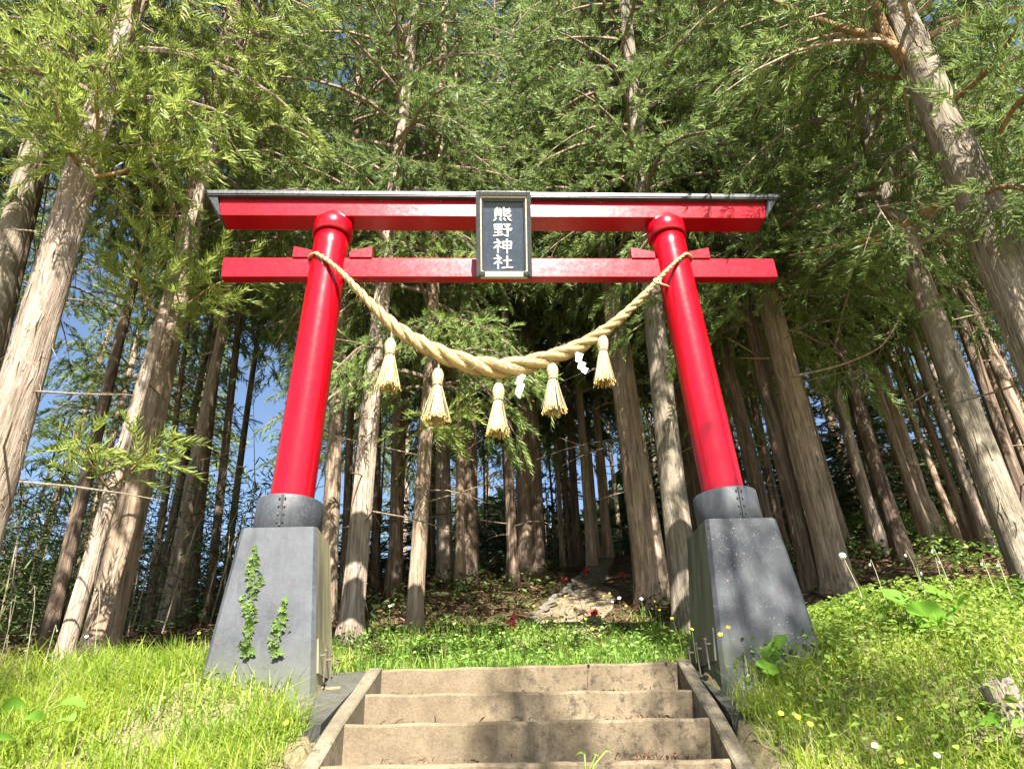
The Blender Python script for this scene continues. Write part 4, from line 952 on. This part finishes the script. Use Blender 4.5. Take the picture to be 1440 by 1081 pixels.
# trees that stand outside the picture behind the camera and dapple the gate and steps
for (x, y, h, cz, cs) in ((2.5, -8.2, 11.4, 8.3, .42), (-2.9, -8.4, 11.0, 8.8, .34), (0.75, -7.6, 9.6, 7.9, .22)):
    tree((x, y, float(ground(x, y))), (0, 0, 1), .2, BARK_TAN, 'cedar standing behind the photographer that dapples the steps', CF[int(cs*10) % 3], cz+1.4, 1.0, h+1.4, group='cedars behind the photographer', dead=0, nside=10, crown_xy=cs)

# ------------------------------------------------------------------ grass and herbs
def scatter(n, x0, x1, y0, y1, rng, dens=None):
    x = rng.uniform(x0, x1, n); y = rng.uniform(y0, y1, n); keep = ~in_stairs(x, y, 0.02)
    for s in (-1, 1): keep &= ~((np.abs(x-1.8*s) < 0.40) & (np.abs(y) < 0.40))
    keep &= ~((np.abs(x-stair_cx(y)) < (1.62 if True else 0)) & (y < 0.28) & (y > -0.8))
    keep &= (path_mask(x, y) < 0.3) | ((y < 3.0) & (rng.random(n) < .75))
    if dens is not None: keep &= rng.random(n) < dens(x, y)
    return x[keep], y[keep]
def blades(name, x, y, h0, h1, w, mat, rng, parent=None, lean=0.5, k=4):
    n = len(x); h = rng.uniform(h0, h1, n)*(0.55+0.45*rng.random(n)); a = rng.uniform(0, 2*PI, n); L = h*rng.uniform(.15, lean*2, n)
    base = np.stack([x, y, ground(x, y)-0.01], -1); s = np.linspace(0, 1, k); hd = np.stack([np.cos(a), np.sin(a), 0*a], -1)
    P = base[:, None]+hd[:, None]*(L[:, None]*s**2)[..., None]+np.array([0, 0, 1.0])*(h[:, None]*(s-0.28*s**3*np.minimum(1.6, L/h)[:, None]))[..., None]
    wa = a+PI/2+rng.normal(0, .5, n); wd = np.stack([np.cos(wa), np.sin(wa), 0*wa], -1)*(w*rng.uniform(.6, 1.3, n))[:, None]
    W = wd[:, None]*np.interp(s, [0, .4, 1], [.7, 1, .08])[None, :, None]
    v, q_ = ribbon_geo(P, W); return obj(name, mesh_np(name, v, q_, mat), parent, kind='stuff')
def patch(x, y, s=1.0): return 0.5+0.5*np.sin(2.3*x*s+1.1*np.sin(1.9*y*s)+.7)*np.sin(2.1*y*s+1.3*np.sin(1.5*x*s))
rg = np.random.default_rng(21)
# clumped tufts
def tufts(nt, per, spread, x0, x1, y0, y1, rng, dens=None):
    cx, cy = scatter(nt, x0, x1, y0, y1, rng, dens); x = np.repeat(cx, per)+rng.normal(0, spread, len(cx)*per); y = np.repeat(cy, per)+rng.normal(0, spread, len(cx)*per)
    keep = ~in_stairs(x, y, -0.02)
    for s in (-1, 1): keep &= ~((np.abs(x-1.8*s) < 0.37) & (np.abs(y) < 0.37))
    return x[keep], y[keep]
x, y = tufts(2900, 17, .055, -6.5, -1.35, -2.3, 0.7, rg, lambda x, y: .22+.78*(patch(x, y) > .33))
blades('grass', x, y, .12, .36, .0044, GRASS, rg, lean=.6, k=3)
x, y = scatter(16000, -7, -1.3, -2.8, 0.7, rg); blades('short_grass', x, y, .05, .14, .004, GRASS, rg, lean=.6, k=3)
x, y = tufts(3000, 14, .055, 1.3, 7.5, -2.4, 0.8, rg, lambda x, y: .4+.6*(patch(x, y) > .35))
blades('grass', x, y, .10, .30, .0042, GRASS, rg, lean=.6, k=3)
x, y = scatter(15000, 1.3, 8, -2.8, 1.1, rg); blades('short_grass', x, y, .05, .14, .004, GRASS, rg, lean=.6, k=3)
x, y = tufts(1500, 12, .055, -1.9, 1.9, 0.3, 3.4, rg, lambda x, y: np.clip(1.3-(y-.3)*.38, .05, 1)*(.35+.65*(patch(x, y, 1.3) > .35))); blades('grass', x, y, .07, .30, .0032, GRASS_GREEN, rg, lean=.5)
x, y = scatter(12000, -7, 8, 0.4, 2.6, rg, lambda x, y: .8*np.exp(-np.clip(y-1, 0, 9)/.8)); blades('short_grass', x, y, .03, .11, .0028, GRASS_GREEN, rg, lean=.5, k=3)
x, y = scatter(22000, -7, 8, -2.7, 0.8, rg, lambda x, y: .3+.7*(patch(x, y) < .35)); blades('dry_grass', x, y, .04, .17, .0026, STALK, rg, lean=1.3, k=3)

def leaflets(name, x, y, h0, h1, s0, s1, mat, rng, tilt=0.5):
    """small oval cupped leaves, four faces each"""
    n = len(x); h = rng.uniform(h0, h1, n); c = np.stack([x, y, ground(x, y)+h], -1); a = rng.uniform(0, 2*PI, n); s = rng.uniform(s0, s1, n)
    X_ = np.stack([np.cos(a), np.sin(a), rng.normal(-.1, tilt, n)], -1); X_ = unit(X_); Yv = unit(np.cross(np.stack([rng.normal(0, tilt, n), rng.normal(0, tilt, n), np.ones(n)], -1), X_)); N = np.cross(X_, Yv)
    sh = [(-.1, 0, 0), (.35, -.42, .08), (.75, -.36, .04), (1.15, 0, -.12), (.75, .36, .04), (.35, .42, .08)]
    V = np.stack([c+(X_*p+Yv*q_+N*r_)*s[:, None] for p, q_, r_ in sh], 1).reshape(-1, 3); b = np.arange(n)*6
    F = np.concatenate([np.stack([b, b+1, b+2, b+3], -1), np.stack([b, b+3, b+4, b+5], -1)])
    return obj(name, mesh_np(name, V, F, mat), None, kind='stuff')
x, y = tufts(3600, 12, .07, 1.35, 8.5, -2.4, 1.3, rg, lambda x, y: .3+.7*sm(-1.6, .0, y)); leaflets('ground_cover', x, y, .06, .27, .018, .045, HERB, rg)
x, y = tufts(500, 10, .06, -7, -1.4, -2.4, 0.5, rg, lambda x, y: .6+0*x); leaflets('ground_cover', x, y, .02, .16, .015, .035, HERB, rg)
x, y = tufts(1100, 10, .08, -1.9, 1.9, 0.32, 3.2, rg, lambda x, y: (.25+.75*(patch(x, y, 1.6) > .5))*np.clip(1.4-(y-.3)*.4, 0, 1)); leaflets('ground_cover', x, y, .02, .17, .018, .045, HERB_GREEN, rg)
x, y = tufts(1800, 9, .09, -9, 12, 1.0, 4.5, rg, lambda x, y: np.clip(.75-(y-1)*.18, 0, 1)); leaflets('ground_cover', x, y, .01, .16, .015, .045, HERB_GREEN, rg)
x, y = tufts(1500, 16, .16, -12, 16, 3.5, 16, rg, lambda x, y: .25+.75*(patch(x, y, .7) > .5)+.3*sm(5, 9, x)); leaflets('undergrowth', x, y, .02, .32, .03, .08, SHRUB, rg)
x, y = tufts(900, 16, .16, 4.5, 16, 3.5, 12, rg, lambda x, y: .3+.7*(patch(x, y, .9) > .4)); leaflets('undergrowth', x, y, .02, .35, .03, .07, HERB_GREEN, rg)
# litter of dead twigs and needles on the slope and on the steps
def litter(name, x, y, z, L, w, rng):
    n = len(x); a = rng.uniform(0, 2*PI, n); l = rng.uniform(*L, n); d = np.stack([np.cos(a), np.sin(a), rng.normal(0, .3, n)], -1); c = np.stack([x, y, z+.012+rng.uniform(0, .02, n)], -1)
    bend = rng.normal(0, .25, (n, 3)); P = np.stack([c-d*l[:, None]*.5, c+bend*l[:, None]*.3+np.array([0, 0, .01]), c+d*l[:, None]*.5], 1); wv = np.stack([-np.sin(a), np.cos(a), rng.normal(0, .5, n)], -1)*(w*rng.uniform(.4, 1.4, n))[:, None]
    v, q_ = ribbon_geo(P, np.stack([wv*.6, wv, wv*.4], 1)); return obj(name, mesh_np(name, v, q_, LITTER), None, kind='stuff')
xq = rg.uniform(.3, 3.2, 1500); yq = rg.uniform(2, 10, 1500); kq = path_mask(xq, yq) > .3; litter('needles_on_path', xq[kq], yq[kq], ground(xq[kq], yq[kq])+.01, (.03, .13), .006, rg)
x, y = scatter(26000, -10, 13, 1.2, 13, rg); litter('fallen_needles', x, y, ground(x, y), (.06, .32), .012, rg)
lx = []; ly = []; lz = []
for k in (0, 1, 2, 3):
    y0, zl, zr = SL[k+1]; yb = SL[k][0]; cx = stair_cx(y0)
    for c_, n_, sp_ in ((cx-.75, 22, .16), (cx+.8, 75, .15), (cx+random.uniform(-.3, .5), 12, .2)):
        xx = rg.normal(c_, sp_, n_); ok = np.abs(xx-cx) < 1.05; xx = xx[ok]; yy = yb-0.015-np.abs(rg.normal(0, .06, len(xx))); lx.append(xx); ly.append(yy); lz.append(zl+(zr-zl)*(xx-cx+1.1)/2.2+rg.uniform(-.012, .008, len(xx)))
litter('fallen_twigs', np.concatenate(lx), np.concatenate(ly), np.concatenate(lz), (.02, .09), .0035, rg)

# distant wood beyond the last trunks: one mass of leaves
n = 34000; az = rg.uniform(-50, 58, n)*PI/180; D = rg.uniform(36, 48, n); x = C0[0]+D*np.sin(az); y = C0[1]+D*np.cos(az)
hh = rg.uniform(0, 1, n)*(4+3.5*(np.sin(az*9)+np.sin(az*23+1))*.5+2.0)*np.where(az < -.13, .6, 1.0)
c = np.stack([x, y, ground(x, y)+hh], -1); d1 = unit(rg.normal(0, 1, (n, 3)))*.6; d2 = unit(np.cross(d1, rg.normal(0, 1, (n, 3))))*.3
v, q_ = ribbon_geo(np.stack([c-d1, c, c+d1], 1), np.stack([d2*.3, d2, d2*.2], 1))
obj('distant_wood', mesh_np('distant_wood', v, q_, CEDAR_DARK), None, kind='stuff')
# thicket of thin bamboo at the left, behind the trunks
mb = MB(); rb = random.Random(9)
for k in range(110):
    az = math.radians(rb.uniform(-40, -14)); D = rb.uniform(11, 19); x = C0[0]+D*math.sin(az); y = C0[1]+D*math.cos(az); z = float(ground(x, y)); h = rb.uniform(1.5, 3.6); l = (rb.uniform(-.25, .25), rb.uniform(-.25, .25))
    mb.tube([(x, y, z-.1), (x+l[0]*h*.4, y+l[1]*h*.4, z+h*.6), (x+l[0]*h, y+l[1]*h, z+h)], [.011, .008, .003], 4, False)
obj('thicket_stems', mb.mesh('thicket_stems', DEADWOOD), None, kind='stuff')
n = 14000; az = rg.uniform(-41, -13, n)*PI/180; D = rg.uniform(11.5, 20, n); x = C0[0]+D*np.sin(az); y = C0[1]+D*np.cos(az); hh = rg.uniform(.1, 1, n)**1.3*2.7
d1 = rg.normal(0, 1, (n, 3))*np.array([1, 1, .6]); d1 = unit(d1)*rg.uniform(.06, .14, n)[:, None]; d2 = unit(np.cross(d1, rg.normal(0, 1, (n, 3))))*.013; c = np.stack([x, y, ground(x, y)+hh], -1)
v, q_ = ribbon_geo(np.stack([c-d1, c, c+d1], 1), np.stack([d2*.3, d2, d2*.1], 1)); obj('thicket_leaves', mesh_np('thicket_leaves', v, q_, SHRUB), None, kind='stuff')

# ------------------------------------------------------------------ single plants
def stem_flower(kind, label, cat, group, u, v, h, build, **k):
    p = hit(u, v, h, 4.0); g = float(ground(p[0], p[1])); h = p[2]-g
    return build(kind, label, cat, group, (p[0], p[1], g), h, **k)
def disc(mb, c, r, n, petals, up=(0, 0, 1), cup=.3, seed=0):
    up = unit(np.array(up, float)); a_ = unit(np.cross(up, [0.3, 1, 0.2])); b_ = np.cross(up, a_)
    for k in range(petals):
        a = k*2*PI/petals; d = a_*math.cos(a)+b_*math.sin(a); s = -a_*math.sin(a)+b_*math.cos(a); w = r*math.sin(PI/petals)*1.05
        mb.add([c, c+d*r*.55-s*w*.9+up*r*cup*.5, c+d*r-s*w*.5+up*r*cup, c+d*r+s*w*.5+up*r*cup, c+d*r*.55+s*w*.9+up*r*cup*.5], [(0, 1, 2, 3)], [(0, 3, 4)])
def flower(kind, label, cat, group, base, h, mat, r, petals, centre=None, lean=0.0):
    t = thing(kind, label, cat, base, group=group); c = np.array([lean*h, lean*h*.4, h])
    obj('stem', MB().tube([(0, 0, -.01), (lean*h*.3, 0, h*.55), tuple(c)], [.0028, .0022, .0018], 5, False).mesh('stem', HERB_GREEN), t)
    mb = MB(); disc(mb, c, r, 0, petals, (random.uniform(-.3, .3), -.75, .55)); obj('petals', mb.mesh('petals', mat), t)
    if centre:
        mb = MB().tube([c+np.array([0, -.002, 0]), c+np.array([0, -.006, .003])], [r*.35, r*.22], 8); obj('flower_centre', mb.mesh('flower_centre', centre), t)
    return t
rr_ = random.Random(3)
ybuds = [(rr_.gauss(965, 24), rr_.gauss(855, 9), rr_.uniform(.16, .30)) for _ in range(34)]+[(u, v, .22) for u, v in ((752, 852), (794, 838), (786, 847), (850, 838), (855, 834), (765, 868), (823, 870), (829, 884), (882, 852), (870, 862), (893, 858), (900, 866), (812, 852))]
for k, (u, v, h) in enumerate(ybuds):
    stem_flower('buttercup', 'small yellow buttercup blooming in the patch left of the right pedestal' if k < 34 else 'small yellow buttercup in the grass at the foot of the path', 'flower', 'buttercups by the right pedestal' if k < 34 else 'buttercups at the foot of the path', u, v, h, flower, mat=PETAL_Y, r=.013, petals=5, lean=rr_.uniform(-.2, .2))
for k, (u, v, h, lab) in enumerate(((1024, 882, .42, 'single buttercup held against the right pedestal, higher of the pair'), (1013, 892, .40, 'single buttercup before the right pedestal corner, lower of the pair'), (1098, 1003, .2, 'yellow buttercup low in the right grass, left of three in a row'), (1122, 1008, .2, 'yellow buttercup low in the right grass, middle of three in a row'), (1139, 1018, .2, 'yellow buttercup low in the right grass, right of three in a row'), (1266, 1070, .15, 'yellow bloom at the bottom edge of the right grass'), (403, 1016, .15, 'yellow bloom in the grass left of the steps'), (280, 890, .25, 'yellow bloom beside the left edge of the left pedestal'), (1214, 855, .2, 'yellow bloom in front of the large mottled trunk'))):
    stem_flower('buttercup', lab, 'flower', 'single yellow flowers in the grass', u, v, h, flower, mat=PETAL_Y, r=.016, petals=5)
for u, v, lab, r_ in ((1230, 1048, 'white daisy head low in the right grass, left of the pair', .02), (1317, 1062, 'white daisy head low in the right grass, right of the pair', .022), (177, 868, 'white flower spike above the left grass by the stout tan trunk', .024), (122, 895, 'small white flower at the foot of the slim pale trunk', .018), (1079, 843, 'white flower standing in front of the right pedestal', .014), (861, 846, 'white flower left of the white cluster beside the path', .022), (871, 841, 'white cluster flower beside the path, biggest', .03), (902, 842, 'white flower at the foot of the thick brown trunk', .028), (884, 860, 'white flower low between path and yellow patch', .026), (917, 856, 'white flower at the edge of the yellow patch', .018), (548, 852, 'white flower beside the pale flaky trunk', .022), (628, 868, 'tiny white flower on the bank left of the path', .014), (578, 855, 'tiny white flower beside the slim tan trunk', .014)):
    stem_flower('white_flower', lab, 'flower', 'white flowers in the grass', u, v, .25, flower, mat=PETAL_W, r=r_*.75, petals=9, centre=PETAL_Y)
def dandelion(kind, label, cat, group, base, h, lean=.15):
    t = thing(kind, label, cat, base, group=group); c = np.array([-lean*h, 0, h])
    obj('stem', MB().tube([(0, 0, -.01), (-lean*h*.2, 0, h*.5), tuple(c)], [.004, .0035, .003], 6, False).mesh('stem', STALK), t)
    rg2 = np.random.default_rng(3); d = unit(rg2.normal(0, 1, (260, 3))); P = np.stack([c+d*.003, c+d*.021, c+d*.026], 1); wv = unit(np.cross(d, rg2.normal(0, 1, (260, 3)))); v, q_ = ribbon_geo(P, np.stack([wv*.0006, wv*.001, wv*.006], 1))
    obj('seed_head', mesh_np('seed_head', v, q_, PETAL_W), t, kind='stuff'); return t
for u, v, lab, h in ((809, 831, 'dandelion clock on a straight stem at the foot of the path, left of two', .42), (819, 832, 'dandelion clock on a slanting stem at the foot of the path, right of two', .42), (1199, 781, 'dandelion clock on a long curved stem right of the large mottled trunk', .55)):
    stem_flower('dandelion_clock', lab, 'flower', 'dandelion clocks', u, v, h, dandelion)
# red azalea-like clumps beside the path
def azalea(u, v, wpx, hpx, label, seed):
    p = hit(u, v+hpx/2, 0.03, 5); sc = np.dot(p-C0, _F)/FOC; R_, H2 = wpx*sc/2, hpx*sc; rg2 = np.random.default_rng(seed)
    t = thing('azalea', label, 'red flower', (p[0], p[1], float(ground(p[0], p[1]))), group='red flowering plants beside the path')
    mb = MB(); lf = MB()
    for k in range(max(8, int(40*R_*H2/.02))):
        c = np.array([rg2.normal(0, .45)*R_, rg2.normal(0, .4)*R_, (0.15+0.85*rg2.random())*H2+.05]); disc(mb, c, .03, 0, 5, rg2.normal(0, 1, 3)+np.array([0, -1.2, .6]), .35)
    for k in range(4): a = rg2.uniform(0, 6); lf.tube([(0, 0, -.02), (math.cos(a)*R_*.5, math.sin(a)*R_*.5, H2*.9)], [.005, .002], 5, False)
    obj('blooms', mb.mesh('blooms', PETAL_R), t, kind='stuff'); obj('stems', lf.mesh('stems', HERB_GREEN), t, kind='stuff')
azalea(722, 881, 13, 24, 'tall red flowers left of the path foot', 1); azalea(838, 866, 13, 15, 'red flowers right of the path foot among yellow ones', 2)
azalea(793, 819, 9, 7, 'small red flowers on the left edge of the path half way up', 3); azalea(823, 786, 8, 12, 'red flowers at the top of the path against the bright trunk', 4)
azalea(878, 810, 11, 5, 'low red flowers on the right edge of the path', 5); azalea(892, 778, 6, 9, 'red flowers at the far end of the path near the thick trunk', 6)

def big_leaf_mesh(seed, r_):
    rg2 = random.Random(seed); n = 28; rings = 4; V = [(0, 0, 0.0)]
    for j in range(1, rings+1):
        for i in range(n):
            a = i*2*PI/n; notch = 1-0.75*math.exp(-((min(a, 2*PI-a))/0.28)**2); wv = 1+0.035*math.sin(7*a+seed)+0.02*math.sin(13*a); rr = r_*j/rings*(notch if j > 1 else 1)*wv
            V.append((rr*math.cos(a), rr*math.sin(a), r_*(0.16*(j/rings)**2+0.07*math.sin(5*a+seed)*(j/rings)**2)))
    F = [(0, 1+i, 1+(i+1) % n) for i in range(n)]; Q_ = []
    for j in range(rings-1):
        for i in range(n): a = 1+j*n+i; b = 1+j*n+(i+1) % n; Q_.append((a, a+n, b+n, b))
    return mesh_np('leaf', V, [np.array(F), np.array(Q_)], BIGLEAF, True)
def oval_leaf_mesh(L, W_):
    V = []; Q_ = []; m = 7
    for i in range(m):
        f = i/(m-1); w = W_*math.sin(PI*min(1, f*.93+.05))**.8; z = .18*L*math.sin(PI*f)-.1*L*f
        V += [(L*f, -w, z+w*.25), (L*f, 0, z), (L*f, w, z+w*.25)]
    for i in range(m-1): a = i*3; Q_ += [(a, a+1, a+4, a+3), (a+1, a+2, a+5, a+4)]
    return mesh_np('leaf', V, np.array(Q_), BIGLEAF, True)
def broadleaf(label, leaves, kind='butterbur', cat='plant', oval=False):
    p0 = hit(leaves[0][0], leaves[0][1], .22, 3.5); g = float(ground(p0[0], p0[1])); base = np.array([p0[0], p0[1], g]); t = thing(kind, label, cat, tuple(base))
    for k, (u, v, px, rz, tilt) in enumerate(leaves):
        p = hit(u, v, .20, 3.5); sc = np.dot(p-C0, _F)/FOC; R_ = px*sc/2; q_ = p-base
        me = oval_leaf_mesh(R_*2.1, R_*.75) if oval else big_leaf_mesh(k+int(u), R_*1.1)
        o = obj('leaf', me, t, tuple(q_)); o.rotation_euler = (tilt, 0.0, rz)
        obj('stalk', MB().tube([(0, 0, -.02), (q_[0]*.4, q_[1]*.4, q_[2]*.75), tuple(q_)], [.006, .005, .004], 6, False).mesh('stalk', HERB), t)
broadleaf('large round-leaved butterbur clump below the huge mottled trunk on the right', [(1272, 850, 62, .5, .75), (1302, 866, 46, 2.2, .7), (1345, 857, 40, 4, .7), (1318, 835, 34, 1.2, .6)])
broadleaf('single round-leaved butterbur in front of the right pedestal', [(1092, 915, 46, -1.2, .9), (1078, 940, 30, 2, .6)])
broadleaf('broad-leaved plant in the grass at the left edge', [(40, 995, 40, 3.0, .5), (82, 992, 34, .3, .5), (62, 1012, 32, 4.2, .5), (92, 1012, 28, 5.5, .5), (20, 1040, 26, 3.6, .5)], 'broadleaf_plant', oval=True)
broadleaf('broad-leaved plant at the foot of the weathered wooden post', [(1405, 1020, 38, 3.2, .4), (1413, 1012, 34, 1.5, .4), (1425, 1022, 36, .1, .4)], 'broadleaf_plant', oval=True)
broadleaf('small three-leaved seedling growing on the third step', [(822, 1060, 12, 3.0, .3), (838, 1062, 11, 1.4, .3), (850, 1058, 10, .2, .3)], 'seedling', oval=True)

# nodding white-budded stalks above the right grass and grass heads on the left
def stalk(u0, v0, u1, v1, D, label, kind='nodding_stalk', bud=.010, curl=.0):
    a = at_dist(u0, v0, D); b = at_dist(u1, v1, D); g = float(ground(a[0], a[1])); a[2] = min(a[2], g+.05); t = thing(kind, label, 'plant', tuple(a), group='thin stalks standing above the grass')
    d = b-a; m = d*.55+np.array([(d[0])*.05, 0, d[2]*.22]); e = d+np.array([-.02 if d[0] < 0 else .02, 0, -.035*curl])
    pts = [np.zeros(3), m*.5, m, d+np.array([0, 0, .01*curl]), e]
    obj('stem', MB().tube(pts, [.0032, .003, .0026, .002, .0016], 5, False).mesh('stem', STALK), t)
    obj('bud', rock_mesh('bud', bud*.8, bud*.8, bud*1.2, int(u0), PETAL_W if bud > .008 else STALK, 1), t, tuple(e))
for k, (u0, v0, u1, v1, D, lab) in enumerate(((1305, 845, 1275, 775, 6.6, 'white-budded stalk nodding left above the butterbur'), (1345, 845, 1312, 770, 6.7, 'tall white-budded stalk above the middle of the butterbur'), (1400, 830, 1382, 787, 6.6, 'white-budded stalk near the huge mottled trunk, left'), (1420, 832, 1404, 789, 6.7, 'white-budded stalk near the huge mottled trunk, right'), (1300, 835, 1290, 800, 6.5, 'short white-budded stalk in the dark hollow on the right'), (1330, 838, 1316, 785, 6.8, 'curved white-budded stalk in the dark hollow on the right'), (1245, 840, 1225, 788, 6.5, 'thin stalk right of the dandelion clock on the right'))):
    stalk(u0, v0, u1, v1, D, lab, curl=1)
for k, (u0, v0, u1, v1, D, lab) in enumerate(((8, 905, 22, 840, 6.2, 'tall curved grass stalk at the left edge'), (45, 905, 48, 825, 6.3, 'tall curved grass stalk second from the left edge'), (140, 895, 139, 822, 6.3, 'green-headed stalk standing before the stout tan trunk'), (70, 905, 78, 880, 6.3, 'short nodding stalk in the left grass crest'))):
    stalk(u0, v0, u1, v1, D, lab, bud=.007, curl=1)

# weathered post
pp = hit(1425, 1010, .0, 3.5); b = np.array(pp); topc = at_dist(1398, 957, math.hypot(b[0]-C0[0], b[1]-C0[1])); d = topc-b
post = thing('wooden_post', 'short weathered grey wooden post stump leaning left in the right grass', 'wooden post', tuple(b))
P = [d*f-np.array([0, 0, .1])*(f < .01) for f in np.linspace(0, 1, 14)]; rng = np.random.default_rng(5); an = np.arange(26)*2*PI/26
wob = 1+0.05*np.sin(3*an+1)[None, :]+0.05*rng.normal(0, 1, (1, 26))*np.ones((14, 1))+0.012*rng.normal(0, 1, (14, 26)); rad = np.full(14, 22/FOC*np.dot(b-C0, _F)); rad[-1] *= .86
obj('post_shaft', MB().tube(P, rad, 26, True, wob).mesh('post_shaft', WOOD_GREY, False), post)
obj('bark_strip', flakes(np.array(P), rad[0], rad[0], 8, 30, (.03, .12), .008).mesh('bark_strip', WOOD_GREY), post, kind='stuff')
print('objects', len(scene.objects), 'tris', sum(len(m.polygons)*2 for m in bpy.data.meshes))
